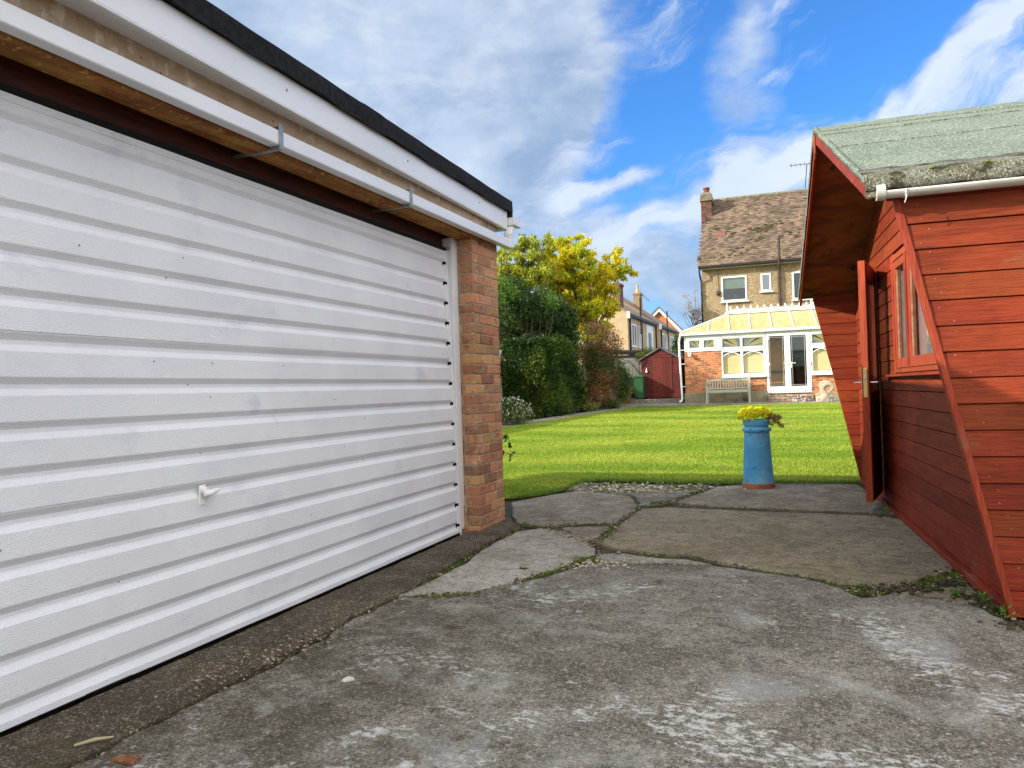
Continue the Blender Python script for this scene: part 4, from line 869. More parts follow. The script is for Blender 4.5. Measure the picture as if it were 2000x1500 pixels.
rd = MB(); u = HU0-.08
while u < 5.8: rd.tube([HT(u, RVV, RZZ+.01+random.uniform(0, .015)), HT(u+.44, RVV, RZZ+.01+random.uniform(0, .015))], .10, 10); u += .45
rd.build('ridge_tiles', M_cap, RFo)
mo_ = MB()
for (px, py, n_) in ((1480, 452, 26), (1495, 447, 18), (1437, 490, 8), (1520, 437, 7), (1420, 457, 7), (1430, 502, 7), (1550, 455, 6), (1400, 445, 6), (1470, 470, 8), (1390, 505, 6), (1553, 462, 4), (1500, 395, 4)):
    for _ in range(n_):
        u, z = hv(px+random.gauss(0, 10), py+random.gauss(0, 4), 31.8); v = v0+(z-roofz(v0))*(v1-v0)/(RZZ-roofz(v0)); u, z = hv(px+random.gauss(0, 11), py+random.gauss(0, 3.5), v)
        v = v0+(z-roofz(v0))*(v1-v0)/(RZZ-roofz(v0))
        if v > v0+.1: mo_.ball(HT(u, v-.03, z+.03), random.uniform(.025, .065), (1.5, .8, .6), 6, 4)
mo_o = mo_.build('moss', mat('dry_moss', (.050, .045, .018), (.10, .085, .03), 9, rough=1.), RFo); mo_o['kind'] = 'stuff'
rp = MB(); u, z = hv(1405, 470, 31.7)
for k in range(3):
    for i in range(3): rp.hexa([HT(u+i*.165-.2, 31.55+dz_+k*.082, roofz(31.55+k*.082)+.034+dz_*.8) for dz_ in ()] or [HT(u+i*.165-.2+a, 31.55+b_+k*.082, roofz(31.55+b_+k*.082)+.035+c) for (a, b_, c) in ((0, 0, 0), (.155, 0, 0), (.155, .075, 0), (0, .075, 0), (0, 0, .006), (.155, 0, .006), (.155, .075, .006), (0, .075, .006))])
rp.build('replacement_tiles', mat('red_tile', (.22, .07, .055), rough=.8), RFo)
# chimney breast and stack
ch = MB()
for i in range(118):
    z0 = .4+i*.076
    if z0 > 9.02: break
    hi_ = z0 > roofz(33)-1.2
    for k in range(2 if hi_ else 1):
        if hi_: ch.box(-2.87+k*.225, -2.87+k*.225+.215, 33.0, 33.9, z0, z0+.066, HT)
    if z0 < roofz(33): ch.box(-2.84, HU0-.002, 32.6, 34.2, z0, z0+.066, HT)
CH = ch.build('chimney', M_chim, RFo, bevel=.004)
cc = MB(); cc.box(-2.862, -2.438, 33.01, 33.89, 5.5, 9.03, HT); cc.build('mortar', M_cap, CH)
cc = MB(); cc.box(-2.91, -2.39, 32.95, 33.95, 9.04, 9.20, HT); cc.box(-2.89, -2.41, 32.97, 33.93, 9.2005, 9.34, HT); frus(cc, 0, 1, 0, 1, 0, 0, 1, 0, 1, 0) if False else None
cc.prism([HT(-2.88, 33.0, 9.341), HT(-2.42, 33.0, 9.341), HT(-2.50, 33.3, 9.50), HT(-2.80, 33.3, 9.50)], HT(0, .6, 0)-HT(0, 0, 0)); cc.build('chimney_cap', M_cap, CH, bevel=.01)
cp = MB(); cp.lathe(tuple(HT(-2.65, 33.4, 9.45)), [(.13, 0), (.12, .18), (.145, .19), (.145, .25), (.10, .26)], 16); cp.build('chimney_pot', mat('red_clay', (.19, .045, .028), rough=.8), CH, smooth='auto')
# eaves
ev = MB(); ev.box(HU0-.1, 5.9, HV-.20, HV-.001, ES-.09, ES-.055, HT); ev.box(HU0-.1, 5.9, HV-.225, HV-.2, ES-.13, ES+.0, HT); ev.build('fascia', mat('grey_fascia', (.46, .44, .36), rough=.6), ho)
ev = MB(); ev.box(HU0-.12, 5.9, HV-.33, HV-.228, ES-.065, ES+.015, HT); ev.tube([HT(HU0-.07, HV-.27, ES-.06), HT(HU0-.07, HV-.25, ES-.3), HT(HU0-.03, HV-.06, ES-.55), HT(HU0-.03, HV-.06, .5)], .035, 8); ev.build('gutter', M_gutdark, ho)
fl_ = MB(); fl_.tube([HT(.20, HV-.08, 3.0), HT(.20, HV-.08, 5.38), HT(.21, HV-.30, 5.55), HT(.22, HV-.36, 5.75), HT(.23, HV-.36, 6.45)], .052, 10)
for z in (4.2, 5.0, 5.40, 5.72): fl_.tube([HT(.20 if z < 5.5 else .22, HV-.08 if z < 5.5 else HV-.36, z), HT(.20 if z < 5.5 else .22, HV-.08 if z < 5.5 else HV-.36, z+.09)], .068, 10)
fl_.lathe(tuple(HT(.23, HV-.36, 6.45)), [(.07, 0), (.075, .10), (.05, .16)], 8)
fl_.build('soil_pipe', M_pipe, ho, smooth='auto')
ca = MB(); ca.tube([HT(-2.05, HV-.012, 5.55), HT(-2.04, HV-.012, 4.72)], .012, 6); ca.build('cable', M_cap, ho)
bx = MB(); bx.box(-2.12, -1.98, HV-.13, HV-.002, 4.56, 4.72, HT); bx.ball(HT(-2.05, HV-.14, 4.60), .05); bx.build('floodlight', M_pipe, ho, bevel=.01)
for (a, b, c, d, key) in wins:
    fm = MB(); t_ = .065
    fm.box(a, a+t_, HV-.02, HV+.06, c, d, HT); fm.box(b-t_, b, HV-.02, HV+.06, c, d, HT); fm.box(a+t_, b-t_, HV-.02, HV+.06, c, c+t_, HT); fm.box(a+t_, b-t_, HV-.02, HV+.06, d-t_, d, HT)
    if key == 'c': fm.box((a+b)/2-.04, (a+b)/2+.04, HV-.02, HV+.06, c+t_, d-t_, HT)
    WD = fm.build('window', M_white, ho, bevel=.006)
    s_ = MB(); s_.box(a-.05, b+.07, HV-.10, HV-.021, c-.05, c-.003, HT); s_.build('sill', M_white, WD, bevel=.004)
    s_ = MB(); s_.box(a+t_, b-t_, HV+.015, HV+.025, c+t_, d-t_, HT); s_.build('pane', M_glassd if key != 'b' else glassmat('frosted', (.6, .65, .65), .3, .75), WD)
    if key == 'a':
        s_ = MB(); s_.box(a+t_, b-t_, HV+.045, HV+.052, 4.78, d-t_, HT); s_.build('blind', mat('pale_blind', (.80, .90, .84), rough=.8), WD)
        s_ = MB(); s_.lathe(tuple(HT(-1.43, HV+.3, 4.28)), [(.03, 0), (.035, .25), (.015, .3)], 8); s_.build('bottle', M_white, WD)
        s_ = MB(); s_.box(a, b, HV+.6, HV+.65, 4.0, 5.3, HT); s_.build('room_wall', mat('blue_grey_wall', (.20, .26, .29), rough=.9), WD)
    if key == 'b':
        s_ = MB(); s_.box(a+t_, b-t_, HV+.05, HV+.06, c+t_, d-t_, HT); s_.build('frosted_film', mat('frosted_glass', (.16, .20, .22), (.30, .33, .33), 9, rough=.3), WD)
# satellite dish on the house corner
ds = thing('satellite_dish', tuple(HT(-2.85, 29.85, 3.7)), 'grey satellite dish on the left corner of the pebbledashed house', 'satellite dish')
d_ = MB(); b = 0; R = .27; N_ = 24; cen = HT(-2.93, 29.70, 3.82); ax = Vector((-.15, -.9, .42)).normalized(); ex_ = Vector((1, -.1, 0)).normalized(); ey_ = ax.cross(ex_).normalized(); ex_ = ey_.cross(ax)
for ring in range(5):
    rr = R*ring/4
    for k in range(N_):
        t_ = 2*math.pi*k/N_; d_.v.append(tuple(cen+ex_*rr*1.0*math.cos(t_)+ey_*rr*.85*math.sin(t_)+ax*(rr*rr*.8)))
for ring in range(4):
    for k in range(N_): d_.f.append((ring*N_+k, ring*N_+(k+1) % N_, (ring+1)*N_+(k+1) % N_, (ring+1)*N_+k))
o = d_.build('dish', M_dish, ds, smooth=True); sol = o.modifiers.new('t', 'SOLIDIFY'); sol.thickness = .012
d_ = MB(); d_.tube([HT(HU0, HV-.02, 3.6), HT(-2.85, 29.86, 3.6), cen-ax*.02], .02, 8); d_.tube([cen-ey_*R*.8, cen-ey_*.16+ax*.30], .012, 6); d_.ball(cen-ey_*.15+ax*.30, .045); d_.build('arm', M_gutdark, ds)

# ------------------------------------------------------------------ conservatory
co = thing('conservatory', tuple(HT(.5, 27.5, .45)), 'white conservatory with yellowed roof panels, crested ridge and brick dwarf wall', 'conservatory')
CV = 26.0; CU0, CU1 = -2.99, 3.7
WS = 2.20      # top of the brick return
def bricks(name, u0, u1, z0, z1, parent, v=CV):
    mb = MB(); i = 0; z = z0
    while z < z1-.02:
        u = u0-(.1125 if i % 2 else 0)
        while u < u1:
            a, b_ = max(u, u0), min(u+.213, u1)
            if b_-a > .02: mb.box(a, b_, v, v+.1, z, min(z+.064, z1), HT)
            u += .225
        z += .0755; i += 1
    o = mb.build(name, M_cbrick, parent, bevel=.003); q = MB(); q.box(u0+.004, u1-.004, v+.006, v+.22, z0-.01, z1-.003, HT); q.build('mortar', M_mortarp, o); return o
bricks('brick_wall', CU0, -1.745, .79, WS-.02, co); bricks('brick_wall', -1.74, -.335, .79, 1.245, co); bricks('brick_wall', 1.075, CU1, .68, 1.235, co)
sb = MB()   # left return wall
i = 0; z = .79
while z < WS-.02:
    v = CV+.105-(.1 if i % 2 else 0)
    while v < 30: sb.box(CU0, CU0+.1, max(v, CV+.105), min(v+.213, 29.98), z, z+.064, HT); v += .225
    z += .0755; i += 1
sb.build('brick_wall', M_cbrick, co)
pn = MB(); pn.box(CU0-.03, -.31, CV-.03, CV+.2, .3, .788, HT); pn.box(CU0-.03, CU0+.15, CV+.201, 29.98, .3, .788, HT); pn.build('plinth', M_plinth, co, bevel=.01); pn = MB(); pn.box(1.105, CU1, CV-.03, CV+.2, .3, .678, HT); pn.build('plinth', M_plinth, co, bevel=.01)
gb = MB(); gb.hexa([HT(*q) for q in [(-1.05, CV-.032, .3), (-.35, CV-.032, .3), (-.35, CV-.030, .3), (-1.05, CV-.030, .3), (-1.05, CV-.032, .31), (-.35, CV-.032, .31), (-.35, CV-.030, .31), (-1.05, CV-.030, .31)]])
# door step of old brick
sp_ = MB()
for r_ in range(4):
    u = -.30-(.1 if r_ % 2 else 0)
    while u < 1.08: sp_.box(max(u, -.30), min(u+.21, 1.09), 25.62+.005*(r_ % 2), CV-.035, .36+r_*.076, .36+r_*.076+.068, HT); u += .22
sp_.build('step', mat('old_step_brick', (.24, .14, .09), (.36, .30, .22), 9, rough=.95, isl=.3), co, bevel=.006)
# white frames
def panel(name, u0, u1, z0, z1, holes, parent, v0=CV-.015, v1=CV+.055, m_=None, bevel=.004):
    """flat frame from u0..u1, z0..z1 with rectangular holes listed left to right (non overlapping in u)"""
    mb = MB(); holes = sorted(holes); u = u0
    for (a, b_, c, d) in holes:
        if a > u: mb.box(u, a, v0, v1, z0, z1, HT)
        mb.box(a, b_, v0, v1, z0, c, HT); mb.box(a, b_, v0, v1, d, z1, HT); u = b_
    if u < u1: mb.box(u, u1, v0, v1, z0, z1, HT)
    return mb.build(name, m_ or M_white, parent, bevel=bevel)
ZE = 2.735
def pz(x0, y0, x1, y1, z5=False):
    ox = 1480 if z5 else 1320
    a = hv(ox+x0/9.378, 640+y0/9.378, CV-.01); b_ = hv(ox+x1/9.378, 640+y1/9.378, CV-.01); return (a[0], b_[0], b_[1], a[1])
def stained(parent, r, rays, centre):
    """leaded sunburst light: panel, coloured wedges and lead lines"""
    u0, u1, z0, z1 = r; v = CV+.012
    mb = MB(); mb.box(u0, u1, v, v+.006, z0, z1, HT); p = mb.build('pane', M_lead, parent)
    y = MB(); br = MB(); cm = MB(); cu_, cz = centre; uw = u1-u0; zh = z1-z0
    def clip(t):
        dx_, dz_ = math.cos(t), math.sin(t); k = 9
        if dx_ > 1e-6: k = min(k, (u1-.006-cu_)/dx_)
        if dx_ < -1e-6: k = min(k, (u0+.006-cu_)/dx_)
        if dz_ > 1e-6: k = min(k, (z1-.006-cz)/dz_)
        return cu_+dx_*k, cz+dz_*k
    n = len(rays)
    for i, t in enumerate(rays):
        e = clip(t); cm.tube([HT(cu_+(e[0]-cu_)*.12, v-.003, cz+(e[1]-cz)*.12), HT(e[0], v-.003, e[1])], .004, 4)
        if i < n-1:
            e2 = clip(rays[i+1]); mid_ = clip((t+rays[i+1])/2)
            tgt = y if i in (1, 2, 4) else br if i == 3 else None
            if tgt is not None:
                P = [(cu_+(e[0]-cu_)*.3, cz+(e[1]-cz)*.3), e, mid_, e2, (cu_+(e2[0]-cu_)*.3, cz+(e2[1]-cz)*.3)]; tgt.prism([HT(q[0], v-.002, q[1]) for q in P], HT(0, .0015, 0)-HT(0, 0, 0))
    if y.v: y.build('yellow_segment', M_leady, p)
    if br.v: br.build('brown_segment', M_leadb, p)
    cm.build('lead_line', M_came, p)
def arch_blind(parent, r):
    u0, u1, z0, z1 = r; g = MB(); g.box(u0, u1, CV+.018, CV+.024, z0, z1, HT); g.build('pane', glassmat('clear', (1, 1, .97), .0, .96) if 'clear' not in bpy.data.materials else bpy.data.materials['clear'], parent)
    g = MB(); g.prism([HT(u0+.01, CV+.075, z0+.02), HT(u1-.002, CV+.075, z0+.02)]+[HT(u1-.002-(u1-u0-.012)*i/10, CV+.075, z1-.15+.12*(1-(2*i/10-1)**2)) for i in range(11)], HT(0, .004, 0)-HT(0, 0, 0)); g.build('blind', M_cream, parent)
    a = MB(); n = 14; c = (u0+u1)/2; hw = (u1-u0)/2
    pts = [HT(c-hw+2*hw*i/n, CV+.010, z1-.15+.125*(1-(2*i/n-1)**2)) for i in range(n+1)]; a.tube(pts, .017, 6); a.build('glazing_arch', M_white, parent)
# left fascia with two small lights
r1, r2 = pz(258, 362, 430, 214)[0:2]+(2.33, 2.57), pz(518, 352, 694, 196)[0:2]+(2.33, 2.57)
f1 = panel('window', CU0+.012, -1.755, WS-.02+.022, ZE, [r1, r2], co)
stained(f1, r1, [math.pi*(.5+.5*i/7) for i in range(8)], (r1[1]-.01, r1[2]+.01)); stained(f1, r2, [math.pi*(.5*i/7) for i in range(8)], (r2[0]+.01, r2[2]+.01))
e_b = MB(); 
for (q, a, b_) in ((f1, r1[0]-.06, r1[1]+.05), (f1, r2[0]-.05, r2[1]+.05)):
    s_ = MB(); t_ = .02; c, d = 2.26, 2.63
    s_.box(a, b_, CV-.030, CV-.0155, c, c+t_*1.8, HT); s_.box(a, b_, CV-.030, CV-.0155, d-t_*1.8, d, HT); s_.box(a, a+t_*1.8, CV-.030, CV-.0155, c+t_*1.8, d-t_*1.8, HT); s_.box(b_-t_*1.8, b_, CV-.030, CV-.0155, c+t_*1.8, d-t_*1.8, HT); s_.build('sash', M_white, f1, bevel=.004)
def big_window(u0, u1, cols, z0=1.265, ztop=ZE, name='window'):
    hs_u = [(a, b_, 2.30, 2.585) for a, b_ in cols]; hs_l = [(a+.0, b_-.0, 1.40, 2.14) for a, b_ in cols]
    up_ = panel(name, u0, u1, 2.215, ztop, hs_u, co)
    lo_ = panel('lower_frame', u0, u1, z0, 2.212, hs_l, up_)
    for i, (h1_, h2_) in enumerate(zip(hs_u, hs_l)):
        fl2 = (i % 2 == 0); cx_ = h1_[1]-.06 if fl2 else h1_[0]+.06
        stained(up_, h1_, [math.pi*x for x in ((.52, .62, .72, .80, .86, .91, .95, .985) if fl2 else (.015, .05, .09, .14, .2, .28, .38, .48))], (cx_, h1_[2]+.012)); arch_blind(up_, h2_)
    s_ = MB(); s_.box(u0-.01, u1+.0, CV-.09, CV-.0155, z0-.015, z0+.045, HT); s_.build('sill', M_white, up_, bevel=.008)
    for (a, b_) in cols:
        s_ = MB(); c, d = 2.245, 2.65; t_ = .035; a -= .055; b_ += .055
        s_.box(a, b_, CV-.032, CV-.0155, c, c+t_, HT); s_.box(a, b_, CV-.032, CV-.0155, d-t_, d, HT); s_.box(a, a+t_, CV-.032, CV-.0155, c+t_, d-t_, HT); s_.box(b_-t_, b_, CV-.032, CV-.0155, c+t_, d-t_, HT); s_.build('sash', M_white, up_, bevel=.004)
    return up_
a1 = pz(875, 850, 1180, 415); a2 = pz(1245, 860, 1600, 375)
big_window(-1.745, -.325, [(a1[0], a1[1]), (a2[0], a2[1])])
c1 = hv(1480+1010/9.378, 700, CV)[0]
big_window(1.08, CU1, [(c1, c1+.52), (c1+.66, c1+1.18), (c1+1.32, c1+1.84)])
# double doors
d1 = pz(215, 1115, 490, 170, True); d2 = pz(620, 1105, 890, 145, True)
dz0, dz1 = .80, 2.60; dm = .41
d1 = (d1[0], d1[1]-.02); d2 = (d2[0], d2[1]-.02)
D0 = panel('door_surround', -.315, 1.07, .69, ZE, [(-.235, 1.03, .70, 2.70)], co)
for (uu0, uu1, g) in ((-.230, dm-.004, d1), (dm+.004, 1.025, d2)):
    dd = panel('door', uu0, uu1, .705, 2.695, [(g[0], g[1], dz0+.12, dz1)], co, CV-.03, CV+.045)
    s_ = MB(); s_.box(g[0], g[1], CV+.0, CV+.006, dz0+.12, dz1, HT); s_.build('pane', glassmat('door_glass', (.95, .9, .8), .0, .9) if uu0 < 0 else M_glassd, dd)
    s_ = MB(); i_ = .05
    for a in (g[0]+i_, g[1]-i_): s_.box(a-.005, a+.005, CV-.006, CV-.001, dz0+.12, dz1, HT)
    for z in (dz0+.12+i_, dz1-i_): s_.box(g[0], g[0]+i_-.006, CV-.006, CV-.001, z-.005, z+.005, HT); s_.box(g[0]+i_+.006, g[1]-i_-.006, CV-.006, CV-.001, z-.005, z+.005, HT); s_.box(g[1]-i_+.006, g[1], CV-.006, CV-.001, z-.005, z+.005, HT)
    s_.build('lead_line', M_came, dd)
    sx = 1 if uu0 > 0 else -1; hu = dm+sx*.055
    s_ = MB(); s_.box(hu-.015, hu+.015, CV-.042, CV-.0305, 1.53, 1.72, HT); s_.tube([HT(hu, CV-.04, 1.68), HT(hu, CV-.08, 1.68), HT(hu+sx*.13, CV-.08, 1.68)], .012, 8); s_.build('handle', M_white, dd)
    s_ = MB(); hx_ = -.235 if uu0 < 0 else 1.03
    for z in (.84, 1.66, 2.52): s_.box(hx_-.03, hx_+.03, CV-.050, CV-.0305, z-.05, z+.05, HT)
    s_.build('hinge', M_white, dd, bevel=.01)
    if uu0 < 0: s_ = MB(); s_.tube([HT(dm-.13+.10*math.cos(t_)-.22, CV+.02, 2.28+.10*math.sin(t_)) for t_ in [i*math.pi/8 for i in range(17)]], .010, 6); s_.build('wreath', M_bark, dd)
# interior
it = MB(); it.box(CU0+.3, CU1, CV+.3, 29.9, .60, .66, HT); it.build('floor_slab', M_room, co)
it = MB(); it.box(-.6, .42, CV+.45, CV+.50, .66, 2.7, HT); it.build('screen', mat('tan_wall', (.62, .42, .20), (.52, .34, .16), 3, rough=.9), co)
it = MB(); it.box(.505, 3.0, 29.9, 29.95, .66, 2.7, HT); it.build('back_wall', M_roomd, co)
it = MB(); it.box(-.5, .4, CV+.40, CV+.445, 1.38, 1.46, HT); it.box(-.5, .4, CV+.40, CV+.445, .95, .99, HT); it.build('shelf', M_bark, co)
it = MB(); it.box(.62, .66, CV+.8, CV+.84, .66, 1.95, HT); it.box(.66, 1.2, CV+.8, CV+.84, 1.90, 1.95, HT); it.box(.68, 1.2, CV+1.0, CV+1.03, .66, 1.88, HT); it.build('dresser', mat('greige', (.30, .28, .24), (.14, .13, .11), 6, rough=.7), co)
# gutter, eaves beam, roof panels, bars, ridge crest
gu = MB(); gu.box(CU0-.13, CU1, CV-.13, CV-.035, 2.755, 2.845, HT); gu.box(CU0-.13, CU0-.04, CV-.034, 29.9, 2.755, 2.845, HT); gu.box(CU0-.035, CU1, CV-.033, CV+.06, ZE+.003, 2.83, HT); gu.build('gutter', M_white, co, bevel=.012)
CRV, CRZ = 28.1, 3.58; CRU = -1.62
def rz(v): return 2.85+(CRZ-2.85)*(v-(CV-.08))/(CRV-(CV-.08))
rp_ = MB(); E0 = (CU0-.08, CV-.08, 2.85)
tops = [CRU]+[hv(x, y, CRV)[0] for x, y in ((1462, 617), (1501, 613), (1541, 609), (1584, 605))]; bots = [hv(x, y, CV-.08)[0] for x, y in ((1424.5, 650), (1465, 648), (1507.5, 645), (1551, 642), (1596, 640))]
bots = [q if i else q for i, q in enumerate(bots)]
stp = tops[-1]-tops[-2]
for _ in range(3): tops.append(tops[-1]+stp); bots.append(bots[-1]+stp)
tops.append(tops[-1]+stp); bots.append(bots[-1]+stp)
for i in range(len(tops)-1):
    rp_.prism([HT(bots[i], CV-.08, 2.85), HT(bots[i+1], CV-.08, 2.85), HT(tops[i+1], CRV, CRZ), HT(tops[i], CRV, CRZ)], (0, 0, .02))
hm = hv(1384, 652, CV-.08)[0]; fhm = (hm-E0[0])/(bots[0]-E0[0]); HM = Vector(HT(*E0)).lerp(HT(CRU, CRV, CRZ), fhm)
rp_.prism([HT(*E0), HT(hm, CV-.08, 2.85), HM], (0, 0, .02)); rp_.prism([HT(hm, CV-.08, 2.85), HT(bots[0], CV-.08, 2.85), HT(CRU, CRV, CRZ), HM], (0, 0, .02))
rp_.prism([HT(*E0), HT(CRU, CRV, CRZ), HT(E0[0], 29.95, 2.85)], (0, 0, .02)); rp_.prism([HT(CRU, CRV, CRZ), HT(tops[-1], CRV, CRZ), HT(tops[-1], 29.95, 2.85), HT(E0[0], 29.95, 2.85)], (0, 0, .02))
RP_ = rp_.build('roof', M_yroof, co)
br_ = MB()
def bar(a, b_, w_=.035, h_=.05):
    a = Vector(a); b_ = Vector(b_); d = (b_-a).normalized(); s_ = d.cross(Vector((0, 0, 1))).normalized()*w_/2; u_ = Vector((0, 0, h_)); z0_ = Vector((0, 0, .012))
    br_.hexa([a-s_+z0_, a+s_+z0_, b_+s_+z0_, b_-s_+z0_, a-s_+u_, a+s_+u_, b_+s_+u_, b_-s_+u_])
for i in range(len(tops)): bar(HT(bots[i], CV-.09, 2.85), HT(tops[i], CRV, CRZ))
bar(HT(hm, CV-.09, 2.85), HM); bar(HT(*E0), HT(CRU, CRV, CRZ), .07, .06); bar(HT(E0[0], 29.95, 2.85), HT(CRU, CRV, CRZ), .06, .06)
br_.build('glazing_bar', M_white, RP_)
cr = MB(); cr.box(CRU-.1, tops[-1], CRV-.09, CRV+.09, CRZ+.02, CRZ+.10, HT); cr.box(CRU-.06, tops[-1], CRV-.025, CRV+.025, CRZ+.1005, CRZ+.15, HT); CRo = cr.build('ridge', M_white, RP_, bevel=.01)
cr = MB(); u = CRU+.10; up0 = 0
while u < tops[-1]-.05:
    z = CRZ+.15; c = lambda a, b_: HT(u+a, CRV, z+b_)
    cr.prism([HT(u-.018, CRV-.01, z-.005), HT(u+.018, CRV-.01, z-.005), HT(u+.012, CRV-.01, z+.06), HT(u+.055, CRV-.01, z+.075), HT(u+.045, CRV-.01, z+.095), HT(u+.016, CRV-.01, z+.09), HT(u+.028, CRV-.01, z+.125), HT(u, CRV-.01, z+.17), HT(u-.028, CRV-.01, z+.125), HT(u-.016, CRV-.01, z+.09), HT(u-.045, CRV-.01, z+.095), HT(u-.055, CRV-.01, z+.075), HT(u-.012, CRV-.01, z+.06)], HT(0, .02, 0)-HT(0, 0, 0))
    cr.tube([c(.03, .0), c(.07, .035), c(.12, .045), c(.17, .035), c(.20, .0)], .010, 5)
    u += .235
for uf in (CRU-.02, hv(1585, 600, CRV)[0]): cr.tube([HT(uf, CRV, CRZ+.1), HT(uf, CRV, CRZ+.25), HT(uf, CRV, CRZ+.30), HT(uf, CRV, CRZ+.36), HT(uf, CRV, CRZ+.50)], [.035, .030, .045, .025, .006], 8)
cr.build('ridge_crest', M_white, CRo)
dp_ = MB(); dp_.tube([HT(-3.09, CV-.09, 2.78), HT(-3.11, CV-.09, 2.70), HT(-3.14, CV-.05, 2.62), HT(-3.15, CV-.05, 2.52), HT(-3.10, CV-.05, .60), HT(-3.12, CV-.09, .52), HT(-3.19, CV-.14, .49)], .036, 10)
for z in (2.26, 1.78, 1.0): dp_.box(-3.12, CU0+.02, CV-.06, CV-.04, z, z+.025, HT)
dp_.build('downpipe', M_white, co, smooth='auto')
lt_ = MB(); lx, lz = hv(1347, 695, CV-.1); lt_.ball(HT(lx, CV-.12, lz), .055, seg=12, rings=8); lt_.box(lx-.03, lx+.03, CV-.07, CV-.002, lz+.02, lz+.10, HT)
lt_.tube([HT(lx-.03, CV-.08, lz+.03), HT(lx-.05, CV-.12, lz+.12)], .02, 8); lt_.tube([HT(lx+.03, CV-.08, lz+.03), HT(lx+.05, CV-.12, lz+.12)], .02, 8); lt_.build('security_light', M_white, co, smooth='auto')

# ------------------------------------------------------------------ bench
bn = thing('garden_bench', tuple(HT(-1.55, 25.4, .43)), 'weathered sage-green slatted garden bench against the conservatory brick wall', 'bench')
B0, B1 = -2.24, -.84; zb = .425; FV, BVv = 25.22, 25.72
s_ = MB()
for i in range(5): s_.box(B0+.02, B1-.02, FV+.02+i*.085, FV+.02+i*.085+.07, zb+.42, zb+.44, HT)
s_.build('seat', M_bench, bn, bevel=.004); s_ = MB(); s_.box(B0+.03, B1-.03, FV-.0, FV+.018, zb+.35, zb+.415, HT); s_.build('seat_rail', M_bench, bn, bevel=.003)
s_ = MB(); s_.box(B0+.052, B1-.052, BVv, BVv+.03, zb+.735, zb+.80, HT); s_.box(B0+.052, B1-.052, BVv, BVv+.03, zb+.47, zb+.51, HT)
for i in range(15): u = B0+.085+i*(B1-B0-.20)/14; s_.box(u, u+.034, BVv+.005, BVv+.022, zb+.511, zb+.734, HT)
s_.build('backrest', M_bench, bn, bevel=.003)
for u in (B0, B1-.05):
    s_ = MB(); s_.box(u, u+.05, BVv-.01, BVv+.04, zb-.01, zb+.83, HT); s_.build('leg', M_bench, bn, bevel=.004)
    s_ = MB(); s_.box(u, u+.05, FV-.02, FV+.03, zb-.01, zb+.62, HT); s_.build('leg', M_bench, bn, bevel=.004)
    s_ = MB(); s_.box(u-.004, u+.054, FV-.05, BVv-.012, zb+.621, zb+.65, HT); s_.build('armrest', M_bench, bn, bevel=.004)
# carved stone ornament, little bird figure, potted shells
or_ = MB(); q = lambda px, py, v=25.25: HT(*(lambda r: (r[0], v, r[1]))(hv(px, py, v)))
or_.tube([q(1594, 784), q(1604, 783), q(1612, 776), q(1611, 768), q(1606, 762), q(1608, 755), q(1615, 750), q(1621, 752), q(1624, 758)], [.16, .17, .15, .10, .085, .10, .085, .07, .04], 12)
or_.tube([q(1598, 783), q(1620, 783)], .15, 10); or_.tube([q(1601, 758), q(1603, 749), q(1610, 746), q(1619, 747), q(1626, 753), q(1627, 760), q(1620, 765), q(1617, 772)], [.05, .06, .07, .06, .06, .06, .045, .05], 10)
or_.tube([q(1591, 772), q(1600, 769), q(1607, 768)], [.02, .05, .08], 8); or_.tube([q(1618, 778), q(1625, 774), q(1630, 778)], [.06, .05, .03], 8)
OS = thing('stone_ornament', tuple(q(1608, 785)), 'weathered scroll-shaped carved stone ornament right of the conservatory doors', 'ornament')
oo = or_.build('carved_stone', M_stone, OS); rm = oo.modifiers.new('remesh', 'REMESH'); rm.mode = 'VOXEL'; rm.voxel_size = .022; rm.use_smooth_shade = True
sm = oo.modifiers.new('sm', 'SMOOTH'); sm.iterations = 3
bd = MB(); p = q(1625, 785, 25.05); bd.lathe(tuple(p+Vector((0, 0, -.02))), [(.05, 0), (.055, .05), (.04, .11), (.02, .14)], 10); bd.ball(p+Vector((-.015, -.01, .15)), .035); bd.tube([p+Vector((-.04, -.02, .15)), p+Vector((-.075, -.03, .14))], [.012, .003], 6)
o = bd.build('bird_figurine', M_dish, smooth='auto'); tag(o, 'small grey bird figurine standing beside the scroll-shaped stone ornament', 'figurine')
bs = MB(); p0 = q(1560, 783, 25.45)
for _ in range(26): bs.ball(p0+Vector((random.uniform(-.22, .24), random.uniform(-.05, .05), random.uniform(-.03, .10)*(1))), random.uniform(.02, .045), (1.3, 1, .8), 7, 5)
for _ in range(8): bs.ball(p0+Vector((random.uniform(-.03, .14), random.uniform(-.04, .04), random.uniform(.08, .19))), random.uniform(.012, .03), (1, 1, 1.2), 6, 4)
o = bs.build('pile_of_shells', mat('shells', (.55, .50, .44), (.30, .22, .20), 14, rough=.7, isl=.4), smooth=True); tag(o, 'little heap of pale shells and stones on the ground before the door step', 'shells')
fl3 = thing('potted_flowers', tuple(HT(-1.17, 25.5, .43)), 'small pale flowering plant in shade under the garden bench', 'plant')
pp, nn_ = in_ell(tuple(HT(-1.02, 25.82, .57)), (.12, .05, .12), 220, .4); leaves('foliage', pp, nn_, .05, .03, leafmat('pale_petals', (.45, .35, .32), (.18, .20, .10), .2, .1, .5, 9), fl3, 0, .8)
st_ = MB(); st_.tube([HT(-1.02, 25.82, .42), HT(-1.02, 25.82, .56)], .03, 6); st_.build('stem', M_bark, fl3)

